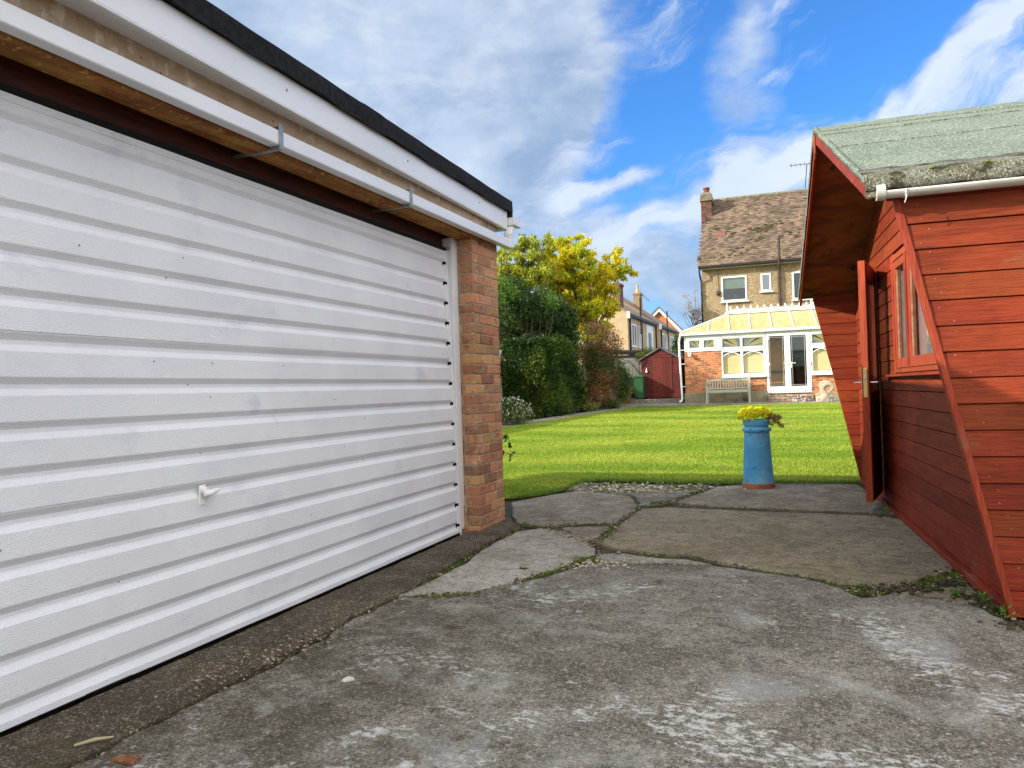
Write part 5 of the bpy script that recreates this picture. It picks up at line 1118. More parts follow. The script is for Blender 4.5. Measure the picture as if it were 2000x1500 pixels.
# ------------------------------------------------------------------ small red shed, bin, flower pot, fence
rs = thing('garden_shed', tuple(HT(-3.95, 28, .6)), 'small dark red apex garden shed with grey felt roof left of the conservatory', 'shed')
SV = 27.0; s0, s1 = -4.66, -3.27; zb0 = .60; ze = 2.02; zp = 2.40; sm_ = (s0+s1)/2
fb_ = MB(); z = zb0+.03; nn2 = 15
while z < zp-.03:
    z1 = min(z+.098, zp)
    for (a, b_) in ((s0, -4.245), (-3.545, s1)) if z1 < 2.10 else ((s0, s1),):
        def lim(zz): return 0 if zz <= ze else (zz-ze)/(zp-ze)*(s1-s0)/2
        a0, b0 = max(a, s0+lim(z)), min(b_, s1-lim(z)); a1, b1 = max(a, s0+lim(z1)), min(b_, s1-lim(z1))
        if b1 > a1 and b0 > a0: fb_.hexa([HT(*t_) for t_ in [(a0, SV-.008, z), (b0, SV-.008, z), (b0, SV+.02, z), (a0, SV+.02, z), (a1, SV, z1-.006), (b1, SV, z1-.006), (b1, SV+.02, z1-.006), (a1, SV+.02, z1-.006)]])
    z += .098
fb_.build('front_wall', M_shed2, rs); fb_ = MB()
fb_.box(s0, s0+.02, SV+.021, SV+2.2, zb0, ze, HT); fb_.box(s1-.02, s1, SV+.021, SV+2.2, zb0, ze, HT); fb_.prism([HT(s0, SV+2.2, zb0), HT(s1, SV+2.2, zb0), HT(s1, SV+2.2, ze), HT(sm_, SV+2.2, zp), HT(s0, SV+2.2, ze)], HT(0, .02, 0)-HT(0, 0, 0)); fb_.build('side_wall', M_shed2, rs)
dd = MB()
for i in range(6): dd.box(-4.24+i*.116, -4.24+i*.116+.112, SV-.02, SV+.0, zb0+.04, 2.095, HT)
DD = dd.build('door', M_shed2d, rs, bevel=.003)
dd = MB(); dd.box(-3.86, -3.56, SV-.026, SV-.0205, 1.90, 1.93, HT); dd.box(-3.56, -3.53, SV-.026, SV-.0205, 1.87, 1.96, HT); dd.box(-3.80, -3.56, SV-.026, SV-.0205, .80, .83, HT); dd.build('hinge', M_shed2, DD)
dd = MB(); dd.box(-4.30, -3.53, SV-.035, SV-.012, 2.10, 2.15, HT); dd.build('door_lintel', M_shed2d, rs)
rf_ = MB()
for sgn, e in ((-1, s0-.08), (1, s1+.08)):
    dzz = .08*(zp-ze)/((s1-s0)/2); rf_.hexa([HT(*t_) for t_ in [(sm_, SV-.07, zp+.02), (e, SV-.07, ze-dzz+.02), (e, SV+2.3, ze-dzz+.02), (sm_, SV+2.3, zp+.02), (sm_, SV-.07, zp+.075), (e, SV-.07, ze-dzz+.065), (e, SV+2.3, ze-dzz+.065), (sm_, SV+2.3, zp+.075)]])
rf_.build('roof', M_slate, rs, bevel=.008)
dd = MB(); u, z = hv(1263, 724, SV-.02); dd.lathe(tuple(HT(u, SV-.03, z-.07)), [(.01, .17), (.02, .10), (.038, .04), (.035, 0)], 10); o = dd.build('hanging_bell', M_white, smooth='auto'); tag(o, 'small white bell-shaped ornament hung on the dark red garden shed', 'ornament')
bi = thing('wheelie_bin', tuple(HT(-4.72, 26.7, .58)), 'green plastic wheeled rubbish bin beside the small red shed', 'bin')
def bin_at(u0, v0, z0):
    s_ = MB(); s_.hexa([HT(*t_) for t_ in [(u0+.03, v0+.06, z0+.04), (u0+.33, v0+.06, z0+.04), (u0+.33, v0+.50, z0+.04), (u0+.03, v0+.50, z0+.04), (u0, v0, z0+.78), (u0+.36, v0, z0+.78), (u0+.36, v0+.55, z0+.78), (u0, v0+.55, z0+.78)]]); return s_
bin_at(-4.86, 26.40, .60).build('bin_body', M_bin, bi, bevel=.02, seg=2)
s_ = MB(); s_.box(-4.88, -4.48, 26.37, 26.97, 1.382, 1.42, HT); s_.box(-4.86, -4.50, 26.42, 26.95, 1.4205, 1.455, HT); s_.build('lid', M_bin, bi, bevel=.012, seg=2)
for u in (-4.87, -4.54):
    s_ = MB(); s_.tube([HT(u, 26.93, .69), HT(u+.05, 26.93, .69)], .10, 16); s_.build('wheel', M_gutdark, bi)
bi2 = thing('dark_bin', tuple(HT(-5.1, 27.1, .58)), 'black rubbish bin half hidden behind the green wheeled bin', 'bin')
bin_at(-5.30, 26.9, .60).build('bin_body', mat('black_plastic', (.02, .025, .03), rough=.5), bi2, bevel=.02, seg=2); s_ = MB(); s_.box(-5.32, -4.92, 26.87, 27.5, 1.382, 1.43, HT); s_.build('lid', bpy.data.materials['black_plastic'], bi2, bevel=.012)
fp = HT(-5.12, 26.25, .46); tp_ = thing('flower_pot', tuple(fp), 'round terracotta flower pot standing in front of the rubbish bins', 'plant pot')
s_ = MB(); s_.lathe(tuple(fp), [(.13, 0), (.17, .26), (.185, .265), (.19, .33), (.165, .335), (.16, .30)], 20); s_.build('pot_body', M_terra, tp_, smooth='auto'); s_ = MB(); s_.lathe(tuple(fp), [(.158, .28), (.158, .30)], 16); s_.build('soil', M_soil, tp_)
fp2 = thing('pot_plant', tuple(fp+Vector((0, 0, .3))), 'yellowing bushy plant growing in the terracotta flower pot', 'plant')
pp, nn_ = in_ell(tuple(fp+Vector((.02, 0, .48))), (.24, .2, .17), 700, .4); leaves('foliage', pp, nn_, .06, .03, leafmat('yellowing_leaf', (.30, .26, .04), (.12, .15, .02), .3, .08, .4, 6), fp2, .1, .8)
s_ = MB(); s_.tube([fp+Vector((0, 0, .29)), fp+Vector((.02, 0, .5))], .015, 5); s_.build('stem', M_bark, fp2)
def fence_run(name, P, Q, z0, z1, label, n):
    f_ = thing(name, (P[0], P[1], z0), label, 'fence'); s_ = MB(); L = math.dist(P, Q); d = Vector((Q[0]-P[0], Q[1]-P[1], 0)).normalized(); nn3 = Vector((-d.y, d.x, 0)); k = int(L/.135)
    for i in range(k):
        a = Vector((P[0], P[1], 0))+d*(i*L/k); b_ = a+d*(L/k-.008); o_ = nn3*(.0 if i % 2 else .014); t_ = nn3*.012; zt = z1+random.uniform(-.01, .01)
        g_ = terr(a.y)
        s_.hexa([a+o_+Vector((0, 0, g_)), b_+o_+Vector((0, 0, g_)), b_+o_+t_+Vector((0, 0, g_)), a+o_+t_+Vector((0, 0, g_)), a+o_+Vector((0, 0, zt)), b_+o_+Vector((0, 0, zt)), b_+o_+t_+Vector((0, 0, zt)), a+o_+t_+Vector((0, 0, zt))])
    s_.build('boards', M_fence, f_)
    for i in range(n+1):
        p = Vector((P[0], P[1], 0))+d*(L*i/n)+nn3*.05; s_ = MB(); s_.box(p.x-.05, p.x+.05, p.y-.03, p.y+.07, 0, z1+.04); s_.build('post', M_fence, f_)
A_ = tuple(HT(-6.3, 27.9, 0))[:2]; B_ = tuple(HT(-4.75, 27.9, 0))[:2]
fence_run('fence', A_, B_, .5, 2.12, 'short run of silvered board fence beside the small red shed', 1)
fence_run('fence', (-9.3, 8.0), (-7.45, 27.5), .1, 1.95, 'long grey board fence behind the left-hand hedges', 8)
nr = thing('neighbour_shed', (-7.6, 32, .5), 'neighbour shed with a sagging black felt roof showing above the fence', 'shed')
s_ = MB(); s_.hexa([Vector(q_) for q_ in [(-8.6, 30.2, 2.50), (-6.45, 30.2, 2.38), (-6.45, 32.5, 2.6), (-8.6, 32.5, 2.7), (-8.6, 30.2, 2.62), (-6.45, 30.2, 2.52), (-6.45, 32.5, 2.68), (-8.6, 32.5, 2.78)]]); s_.build('roof', M_felt, nr, bevel=.02)
s_ = MB(); s_.box(-8.5, -6.6, 30.4, 32.4, .5, 2.40); s_.build('wall', M_fence, nr)
# ------------------------------------------------------------------ neighbouring houses
M_wdark = mat('dark_pane', (.05, .055, .06), (.14, .14, .14), 2, rough=.3, spec=.3)
def side_house(name, xc, yc, ylen, ez, rid, label, white_bay):
    """house whose gable end faces the garden; xc,yc = right-hand near corner"""
    h = thing(name, (xc-3, yc+ylen/2, .5), label, 'house')
    half = 4.2; s_ = MB(); g0 = .3
    s_.prism([Vector((xc, yc, g0)), Vector((xc, yc, ez)), Vector((xc-half, yc, rid)), Vector((xc-2*half, yc, ez)), Vector((xc-2*half, yc, g0))], (0, .25, 0))
    s_.box(xc-.25, xc, yc+.251, yc+ylen, g0, ez); s_.box(xc-2*half, xc-2*half+.25, yc+.251, yc+ylen, g0, ez); s_.box(xc-2*half+.251, xc-.251, yc+ylen-.25, yc+ylen, g0, ez)
    s_.build('wall', M_nbeige, h)
    r = MB()
    for a, b_ in (((xc+.12, ez-.08), (xc-half, rid+.03)), ((xc-2*half-.12, ez-.08), (xc-half, rid+.03))):
        r.hexa([Vector(q_) for q_ in [(a[0], yc-.06, a[1]), (b_[0], yc-.06, b_[1]), (b_[0], yc+ylen, b_[1]), (a[0], yc+ylen, a[1]), (a[0], yc-.06, a[1]+.12), (b_[0], yc-.06, b_[1]+.12), (b_[0], yc+ylen, b_[1]+.12), (a[0], yc+ylen, a[1]+.12)]])
    RR = r.build('roof', mat('brown_tiles', (.20, .14, .10), (.28, .21, .14), 3, rough=.9), h)
    t = MB(); t.box(xc+.0, xc+.16, yc-.12, yc+.10, ez-.32, ez+.10); t.build('bargeboard_end', M_white, h)
    g = MB(); g.box(xc+.02, xc+.16, yc+.101, yc+ylen, ez-.16, ez-.02); 
    for yy_, dx_ in ((yc+.35, .08), (yc+ylen*.42, .10), (yc+ylen-.3, .1)): g.tube([(xc+.1, yy_, ez-.1), (xc+.06, yy_+.1, ez-.5), (xc+.06, yy_+.1, .5)], .055, 6)
    g.tube([(xc+.25, yc+ylen*.30, ez-1.1), (xc+.15, yc+ylen*.36, ez-.5), (xc+.1, yc+ylen*.38, ez+.2), (xc+.1, yc+ylen*.38, ez+1.3)], .05, 6)
    g.build('gutter', M_gutdark, h)
    for k, (a, b_) in enumerate(((.10, .26), (.34, .42), (.62, .86))):
        y0, y1 = yc+ylen*a, yc+ylen*b_; w_ = MB(); wmt = M_white
        z0, z1 = (ez-2.0, ez-.55)
        if white_bay and k == 2: z0 = .6; z1 = ez-.3; w_.box(xc+.001, xc+.04, y0, y1, z0, z1)
        else:
            w_.box(xc+.001, xc+.05, y0, y1, z0, z0+.12); w_.box(xc+.001, xc+.05, y0, y1, z1-.10, z1); w_.box(xc+.001, xc+.05, y0, y0+.12, z0+.12, z1-.1); w_.box(xc+.001, xc+.05, y1-.12, y1, z0+.12, z1-.1); w_.box(xc+.001, xc+.05, (y0+y1)/2-.05, (y0+y1)/2+.05, z0+.12, z1-.1)
        WW = w_.build('window', wmt, h); p_ = MB()
        if white_bay and k == 2: p_.box(xc+.045, xc+.06, y0+.5, y1-.7, z1-1.7, z1-.5)
        else: p_.box(xc+.004, xc+.02, y0+.121, (y0+y1)/2-.051, z0+.121, z1-.101); p_.box(xc+.004, xc+.02, (y0+y1)/2+.051, y1-.121, z0+.121, z1-.101)
        p_.build('pane', M_wdark, WW)
    v = MB(); v.box(xc-1.35, xc-1.0, yc-.012, yc-.002, ez-.75, ez-.60); v.build('air_vent', M_bark, h)
    return h, RR, half
h1, R1, hf = side_house('house', -9.95, 44, 9.0, 5.55, 8.3, 'rendered beige house end with tall brick chimney rising behind the yellow tree', True)
s_ = MB(); s_.box(-10.95, -10.50, 44.6, 45.5, 5.9, 7.35); s_.box(-11.0, -10.45, 44.55, 45.55, 7.3505, 7.5); CHN = s_.build('chimney', M_chim, R1)
s_ = MB(); s_.lathe((-10.72, 45.05, 7.5), [(.1, 0), (.08, .2)], 10); s_.build('chimney_pot', M_terra, CHN)
h2, R2, hf = side_house('house', -10.05, 55, 7.5, 5.62, 8.6, 'second beige rendered house end with black gutters beyond the tall-chimney house', False)
s_ = MB(); s_.box(-12.15, -11.65, 56, 56.9, 7.0, 8.15); s_.box(-12.2, -11.6, 55.95, 56.95, 8.1505, 8.28); CHN = s_.build('chimney', mat('stock_brick', (.34, .24, .12), (.2, .14, .08), 9, rough=.9), R2)
s_ = MB(); s_.lathe((-11.9, 56.4, 8.28), [(.16, 0), (.13, .25), (.11, .27), (.10, .65)], 10); s_.build('chimney_pot', M_nbeige, CHN)
h3 = thing('house', (-12, 70, .5), 'orange brick house with a steep white-edged gable, farthest behind the beige houses', 'house')
oy = 66.; A3 = aty(1288, 602, oy); R3 = aty(1337, 650, oy); L3 = Vector((2*A3.x-R3.x-.4, oy, R3.z))
s_ = MB(); s_.prism([Vector((R3.x-.3, oy, .3)), Vector((R3.x-.3, oy, R3.z+.1)), Vector((A3.x, oy, A3.z-.12)), Vector((L3.x+.3, oy, L3.z+.1)), Vector((L3.x+.3, oy, .3))], (-1.7, 8, 0)); s_.build('wall', M_norange, h3)
s_ = MB(); s_.prism([R3+Vector((0, -.25, 0)), A3+Vector((0, -.25, 0)), A3+Vector((0, -.25, -.30)), R3+Vector((-.10, -.25, -.24))], (0, .2, 0)); s_.prism([L3+Vector((0, -.25, 0)), A3+Vector((0, -.25, 0)), A3+Vector((0, -.25, -.30)), L3+Vector((.10, -.25, -.24))], (0, .2, 0)); s_.build('barge_board', M_white, h3)
s_ = MB(); s_.prism([R3+Vector((0, -.3, .01)), A3+Vector((0, -.3, .01)), A3+Vector((0, -.3, .16)), R3+Vector((.1, -.3, .10))], (-1.9, 8.6, 0)); s_.prism([L3+Vector((0, -.3, .01)), A3+Vector((0, -.3, .01)), A3+Vector((0, -.3, .16)), L3+Vector((-.1, -.3, .1))], (-1.9, 8.6, 0)); s_.build('roof', M_slate, h3)
def aerial(name, base, top, tilt, label):
    a_ = MB(); a_.tube([base, top], .018, 5); d = Vector(tilt).normalized(); sd = d.cross(Vector((0, 0, 1))).normalized()
    a_.tube([top-d*.5, top+d*.7], .014, 5)
    for i in range(7): p = top-d*.45+d*i*.18; a_.tube([p-sd*.14-Vector((0, 0, .12)), p+sd*.14+Vector((0, 0, .12))], .008, 4)
    o = a_.build(name, M_gutdark); tag(o, label, 'aerial'); return o
aerial('television_aerial', Vector((-11.9, 56.8, 8.2)), aty(1255, 576, 57), (.55, .2, -.6), 'thin tilted television aerial above the second beige house')
p_ = HT(1.4, RVV+.2, RZZ); aerial('television_aerial', p_, hit(1576, 320, HUY, RVV+.2), (-1, -.1, 0), 'thin television aerial above the ridge of the pebbledashed house')

# ------------------------------------------------------------------ hedges, shrubs and trees
def tube_path(mb, a, b_, r0, r1, n=6, wob_=.1):
    a = Vector(a); b_ = Vector(b_); L = (b_-a).length; P = []
    for i in range(n+1):
        t_ = i/n; P.append(a.lerp(b_, t_)+Vector((random.uniform(-1, 1), random.uniform(-1, 1), 0))*wob_*L*.2*math.sin(math.pi*t_))
    mb.tube(P, [r0+(r1-r0)*i/n for i in range(n+1)], 7)
def crown(th_, clumps, nper, L, Wd, mt, droop=.3, shell=.5, spread=.9, name='foliage'):
    P, N = [], []
    for (c, r) in clumps:
        n = int(nper*(r[0]*r[1]*r[2])**(2/3)) if nper > 0 else 200
        q, u = in_ell(c, r, max(n, 20), shell); P.append(q); N.append(u)
    P = np.concatenate(P); N = np.concatenate(N); return leaves(name, P, N, L, Wd, mt, th_, droop, spread)
# clipped box hedge
hg = thing('hedge', (-7.3, 21.2, .3), 'dense dark green clipped hedge block standing along the path', 'hedge')
bx0, bx1, by0, by1, bz1 = -8.15, -6.55, 19.3, 22.6, 2.50
n = 70000; P = np.empty((n, 3)); N = np.zeros((n, 3)); side = RNG.choice(5, n, p=[.36, .26, .06, .22, .10]); a = RNG.uniform(0, 1, n); b_ = RNG.uniform(0, 1, n)
P[:, 0] = bx0+(bx1-bx0)*a; P[:, 1] = by0+(by1-by0)*b_; P[:, 2] = .3+(bz1-.3)*RNG.uniform(0, 1, n)
m0 = side == 0; P[m0, 0] = bx1; N[m0, 0] = 1
m0 = side == 1; P[m0, 1] = by0; N[m0, 1] = -1
m0 = side == 2; P[m0, 0] = bx0; N[m0, 0] = -1
m0 = side == 3; P[m0, 2] = bz1; N[m0, 2] = 1
m0 = side == 4; P[m0, 1] = by1; N[m0, 1] = 1
# taper, rounded corners and bulges
f_ = .09*np.sin(P[:, 1]*3.1+P[:, 2]*2.3)+.06*np.sin(P[:, 1]*7.7-P[:, 2]*5.1)+.05*np.sin(P[:, 0]*6+P[:, 2]*4)
cx_, cy_ = (bx0+bx1)/2, (by0+by1)/2
rad = np.maximum(np.abs((P[:, 0]-cx_)/(bx1-cx_)), 0)**6+np.abs((P[:, 1]-cy_)/(by1-cy_))**6; rr = np.clip((rad-1)*.12, 0, .16)
P[:, :2] -= (P[:, :2]-[cx_, cy_])*rr[:, None]*1.0
P[:, 2] -= np.clip(rad-1, 0, 1)*.10*(P[:, 2] > 2.2)+0
P[:, 0] -= .16*np.clip(P[:, 2]-1.6, 0, 1)*(P[:, 0] > cx_)
P += N*(f_+RNG.exponential(.035, n)-.06-RNG.exponential(.05, n))[:, None]
leaves('foliage', P, N, .060, .034, leafmat('hedge_leaf', (.024, .060, .008), (.085, .130, .014), .25, .05, .6, 1.2, .42, .62), hg, .0, .8)
s_ = MB(); s_.box(bx0+.25, bx1-.30, by0+.25, by1-.25, .2, bz1-.25); s_.build('branches', M_inner, hg)  # solid dark box standing in for the shaded inside of the hedge
# dark tall shrub mass behind
def pxe(px, py, y, rp, dz=1.0, dy=1.0):
    c = aty(px, py, y); s2 = rp*y*1.07/F_PX*1.02; return (tuple(c), (s2, s2*dy, s2*dz))
ts = thing('shrub', (-8.0, 20.8, .4), 'tall loose dark green shrub rising behind the clipped hedge', 'shrub')
cl = [pxe(1000, 640, 21.6, 34), pxe(1035, 650, 21.8, 34), pxe(1075, 650, 22.0, 30), pxe(975, 650, 21.4, 34), pxe(1110, 660, 22.4, 24), pxe(985, 580, 20.6, 40), pxe(1020, 600, 20.9, 38), pxe(1050, 610, 21.4, 40), pxe(1085, 622, 21.9, 38), pxe(1100, 650, 22.1, 32), pxe(970, 620, 20.1, 40), pxe(1110, 622, 22.1, 22), pxe(1010, 565, 21.1, 24), pxe(1060, 580, 22.1, 22), pxe(1090, 595, 22.3, 20), pxe(1138, 690, 24.6, 16), pxe(1142, 730, 24.6, 16), pxe(1140, 765, 24.5, 16)]
crown(ts, cl, 11000, .075, .035, leafmat('shrub_leaf', (.026, .062, .012), (.09, .14, .030), .3, .05, .65, 1.3), .2, .42)
crown(ts, [pxe(985, 560, 20.4, 22), pxe(1000, 575, 20.3, 18), pxe(975, 585, 20.1, 20), pxe(1075, 590, 21.1, 18)], 4500, .08, .035, leafmat('bright_shrub_leaf', (.10, .22, .018), (.15, .27, .03), .35, .05, .4, 2.), .3, .5, name='bright_foliage')
s_ = MB()
for i in range(9): tube_path(s_, (-8.4+i*.15, 20.4+random.uniform(-.3, .6), .3), (-8.4+i*.18, 20.2+i*.1, 3.4+random.uniform(-.5, .6)), .04, .012)
s_.ball((-7.8, 21.4, 2.0), .8, (1, .7, 1.1), 10, 8); s_.build('branches', M_inner, ts)  # the ball is a dark core painted as the shrub's shaded inside
# brownish shrub
bsb = thing('shrub', (-6.6, 23.8, .4), 'rounded shrub turning reddish brown between the clipped hedge and the fence', 'shrub')
cl = [pxe(1160, 665, 23.4, 30), pxe(1185, 672, 24, 28), pxe(1165, 700, 23.4, 34), pxe(1188, 710, 24, 28), pxe(1160, 740, 23.2, 32), pxe(1186, 750, 23.8, 26), pxe(1155, 775, 23, 24), pxe(1180, 780, 23.4, 20), pxe(1200, 690, 24.5, 18), pxe(1145, 690, 23.4, 24), pxe(1205, 735, 24.4, 14)]
crown(bsb, cl, 7500, .055, .028, leafmat('green_brown_leaf', (.060, .085, .014), (.20, .085, .030), .3, .07, .5, 1.1, .42, .60), .1, .4)
crown(bsb, [pxe(1160, 642, 23.6, 24, .7), pxe(1190, 650, 24.2, 22, .7), pxe(1170, 765, 22.9, 24), pxe(1178, 735, 23.1, 18), pxe(1200, 665, 24.2, 15)], 3800, .055, .024, leafmat('russet_leaf', (.32, .14, .06), (.28, .17, .05), .3, .06, .45, 3.), .0, .6, 1.1, name='russet_foliage')
s_ = MB(); s_.ball(tuple(aty(1170, 720, 23.9)), .55, (1, 1, 1.6), 9, 7)  # dark ball core, shade inside the foliage put into its colour
for i in range(16):
    c = aty(1165+random.uniform(-20, 30), 655, 23.8); tube_path(s_, c, c+Vector((random.uniform(-.3, .3), random.uniform(-.2, .2), random.uniform(.3, .6))), .008, .003, 4)
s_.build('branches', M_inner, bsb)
gs = thing('shrub', (-5.9, 25.3, .4), 'small dark green upright shrub nearest the rubbish bins', 'shrub')
crown(gs, [pxe(1212, 722, 25, 16, 1.3), pxe(1222, 745, 25.1, 16, 1.3), pxe(1208, 755, 24.8, 18, 1.3), pxe(1218, 774, 24.8, 14)], 9000, .06, .03, leafmat('small_shrub_leaf', (.035, .085, .014), (.08, .14, .02), .25, .05, .5, 2.), .1, .42)
s_ = MB(); s_.ball(tuple(aty(1214, 748, 25.1)), .26, (1, 1, 2.2), 8, 6); s_.build('branches', M_inner, gs)  # dark ball in place of the shaded inside of the shrub
# white-flowering bush by the pillar
wb = thing('flowering_bush', (-6.7, 17.1, .25), 'low leafy bush dotted with white flowers beside the path', 'bush')
cl = [pxe(1000, 795, 16.9, 22), pxe(1018, 805, 17, 20), pxe(985, 800, 16.8, 24), pxe(1008, 815, 16.7, 20), pxe(1028, 812, 17.1, 15), pxe(990, 820, 16.6, 18)]
crown(wb, cl, 7000, .07, .022, leafmat('bush_leaf', (.05, .085, .02), (.11, .15, .035), .3, .05, .45, 3.), .1, .45)
P = []; 
for c, r in cl: q_, u = in_ell(c, [x*1.08 for x in r], 60, .15); k_ = u[:, 2] > -.1; P.append(q_[k_])
P = np.concatenate(P); fo_ = leaves('flowers', np.repeat(P, 3, 0), np.tile([[.3, -.5, .7]], (len(P)*3, 1)), .035, .03, leafmat('white_petal', (.75, .75, .68), (.65, .62, .5), .3, .03, .2, 4.), wb, 0, .7); fo_['kind'] = 'stuff'
s_ = MB()
for i in range(12): tube_path(s_, (-6.7+random.uniform(-.1, .1), 17.0, .2), (-6.7+random.uniform(-.35, .35), 17+random.uniform(-.3, .3), .75), .01, .004, 4)
s_.build('stem', M_bark, wb)
gc_ = MB()
for k, (px0, px1, y0, lab, c1, c2) in enumerate(((1130, 1165, 22.4, 'low yellow-green ground cover at the foot of the clipped hedge', (.13, .18, .03), (.22, .24, .04)), (1165, 1210, 23.3, 'low straggly green ground cover below the brown shrub', (.06, .10, .02), (.11, .14, .03)))):
    t_ = thing('low_plant', tuple(aty((px0+px1)/2, 798, y0)), lab, 'plant'); cl = [pxe(random.uniform(px0, px1), random.uniform(788, 797)-k*3, y0+random.uniform(-.3, .3), 8, .8) for _ in range(9)]
    crown(t_, cl, 9000, .06, .03, leafmat('ground_cover_leaf', c1, c2, .3, .05, .45, 4.), 0, .5)
# yellow autumn tree and the green tree beside it
ytr = thing('tree', (-7.8, 27.6, .5), 'tree with bright yellow autumn leaves standing behind the hedges', 'tree')
cl = []
for (px, py, r) in ((1085, 520, 16), (1105, 535, 18), (1135, 585, 18), (1095, 565, 18), (1120, 600, 18), (1145, 640, 16), (1160, 600, 14), (1075, 545, 16), (1125, 490, 14), (1100, 495, 15), (1100, 470, 13), (1085, 485, 16), (1115, 490, 16), (1070, 505, 15), (1100, 515, 20), (1130, 510, 17), (1145, 528, 16), (1120, 540, 20), (1160, 545, 18), (1090, 545, 20), (1150, 565, 18), (1180, 540, 14), (1193, 505, 12), (1205, 498, 9), (1200, 520, 12), (1215, 528, 11), (1208, 540, 9), (1175, 520, 9), (1185, 565, 14), (1172, 588, 15), (1190, 595, 11), (1150, 590, 15), (1120, 570, 17), (1178, 612, 12), (1155, 618, 15), (1165, 640, 12), (1135, 610, 14), (1100, 582, 14), (1182, 632, 9), (1140, 475, 9), (1128, 466, 8), (1150, 498, 9), (1060, 540, 14), (1170, 655, 9)):
    c = aty(px, py, 27.4+random.uniform(-1.3, 1.6)); s2 = r*27*1.07/F_PX
    for _ in range(6): cl.append((tuple(c+Vector((random.gauss(0, s2*.7), random.gauss(0, s2*1.2), random.gauss(0, s2*.6)))), (s2*.55, s2*.6, s2*.38)))
ymat = leafmat('autumn_leaf', (.70, .60, .020), (.42, .50, .028), .5, .03, .35, .9, .46, .62)
crown(ytr, cl, 6000, .17, .062, ymat, .9, .5, .7)
s_ = MB(); root = Vector((-7.7, 27.6, .5)); fork = Vector((-7.75, 27.6, 2.6)); s_.tube([root, root+Vector((.02, 0, 1)), fork], [.17, .14, .12], 9); TRK = s_.build('trunk', M_bark, ytr)
s_ = MB()
for (c, r) in cl[::12]:
    c = Vector(c); mid2 = fork.lerp(c, .5)+Vector((random.uniform(-.2, .2), random.uniform(-.2, .2), random.uniform(-.25, .1))); s_.tube([fork, fork.lerp(mid2, .5)+Vector((random.uniform(-.08, .08), 0, .05)), mid2, mid2.lerp(c, .6)+Vector((0, 0, .06)), c], [.06, .04, .028, .016, .006], 6)
s_.build('branches', M_bark, ytr)
gtr = thing('tree', (-9.3, 24.8, .5), 'olive-green leafy tree beside the garage roof corner, left of the yellow tree', 'tree')
cl = []
for (px, py, r) in ((1075, 480, 12), (1020, 530, 16), (1055, 535, 16), (1000, 540, 18), (990, 505, 14), (1010, 490, 16), (1030, 485, 15), (1045, 495, 15), (1000, 520, 16), (1025, 515, 18), (1050, 520, 16), (985, 535, 14), (1010, 545, 18), (1040, 545, 17), (1060, 550, 14), (1030, 470, 10), (1048, 475, 9), (1062, 500, 12), (975, 500, 12), (965, 525, 16), (1072, 525, 10), (995, 560, 16), (1065, 560, 16)):
    c = aty(px, py, 25+random.uniform(-1, 1.2)); s2 = r*25*1.07/F_PX
    for _ in range(6): cl.append((tuple(c+Vector((random.gauss(0, s2*.7), random.gauss(0, s2*1.1), random.gauss(0, s2*.6)))), (s2*.5, s2*.6, s2*.45)))
crown(gtr, cl, 5600, .14, .05, leafmat('olive_leaf', (.20, .25, .022), (.55, .56, .05), .35, .06, .5, 1.3), .3, .5, .9)
s_ = MB(); root = Vector((-9.4, 24.8, .4)); fork = Vector((-9.3, 24.8, 2.8)); s_.tube([root, root+Vector((.03, 0, 1.2)), fork], [.15, .13, .10], 9); s_.build('trunk', M_bark, gtr); s_ = MB()
for (c, r) in cl[::12]:
    c = Vector(c); mid2 = fork.lerp(c, .5)+Vector((random.uniform(-.15, .15), random.uniform(-.2, .2), -.1)); s_.tube([fork, mid2, c], [.045, .025, .006], 6)
s_.build('branches', M_bark, gtr)
# climbing greenery behind the small shed, distant trees
vb = thing('shrub', tuple(HT(-5.0, 29.6, .6)), 'light green leafy shrub showing over the roof of the small red shed', 'shrub')
crown(vb, [pxe(1258, 690, 29.5, 9), pxe(1270, 688, 29.8, 10), pxe(1280, 692, 29.8, 9), pxe(1250, 695, 29.2, 8), pxe(1322, 690, 29.6, 8), pxe(1265, 705, 29.5, 12), pxe(1290, 700, 29.5, 14), pxe(1315, 700, 29.5, 12)], 7000, .08, .04, leafmat('light_leaf', (.15, .22, .03), (.27, .32, .06), .35, .05, .4, 2.), .2, .5)
s_ = MB(); s_.box(-6.4, -4.9, 29.2, 29.5, .5, 2.1); s_.build('branches', M_inner, vb)  # dark box core, its colour stands for shade behind the leaves
dt = thing('tree', tuple(aty(1330, 700, 33)), 'dark green tree between the orange gable and the conservatory roof', 'tree')
crown(dt, [pxe(1330, 665, 33, 13, 1.2), pxe(1338, 675, 33.5, 14), pxe(1325, 680, 33, 12), pxe(1345, 690, 33.5, 16)], 6000, .10, .05, leafmat('dark_tree_leaf', (.030, .065, .012), (.08, .12, .02), .3, .05, .5, 2.), .2, .5)
s_ = MB(); b0 = aty(1335, 672, 33.4); s_.tube([Vector((b0.x, b0.y, .4)), b0], [.1, .04], 7); s_.build('trunk', M_bark, dt)
tw = thing('tree', tuple(aty(1362, 700, 40)), 'sparse half-bare tree with pale brown leaves behind the satellite dish', 'tree')
s_ = MB(); b0 = aty(1362, 660, 40); tips = []
for i in range(26):
    t_ = aty(1362+random.gauss(-6, 12), 612+random.gauss(0, 18), 40+random.uniform(-.6, .6)); mid2 = b0.lerp(t_, .55)+Vector((random.uniform(-.2, .2), 0, random.uniform(-.1, .2))); s_.tube([b0, mid2, t_], [.025, .014, .006], 5); tips.append((tuple(t_), (.22, .22, .16)))
s_.tube([Vector((b0.x, b0.y, .4)), b0], [.1, .05], 7); s_.build('branches', M_bark, tw)
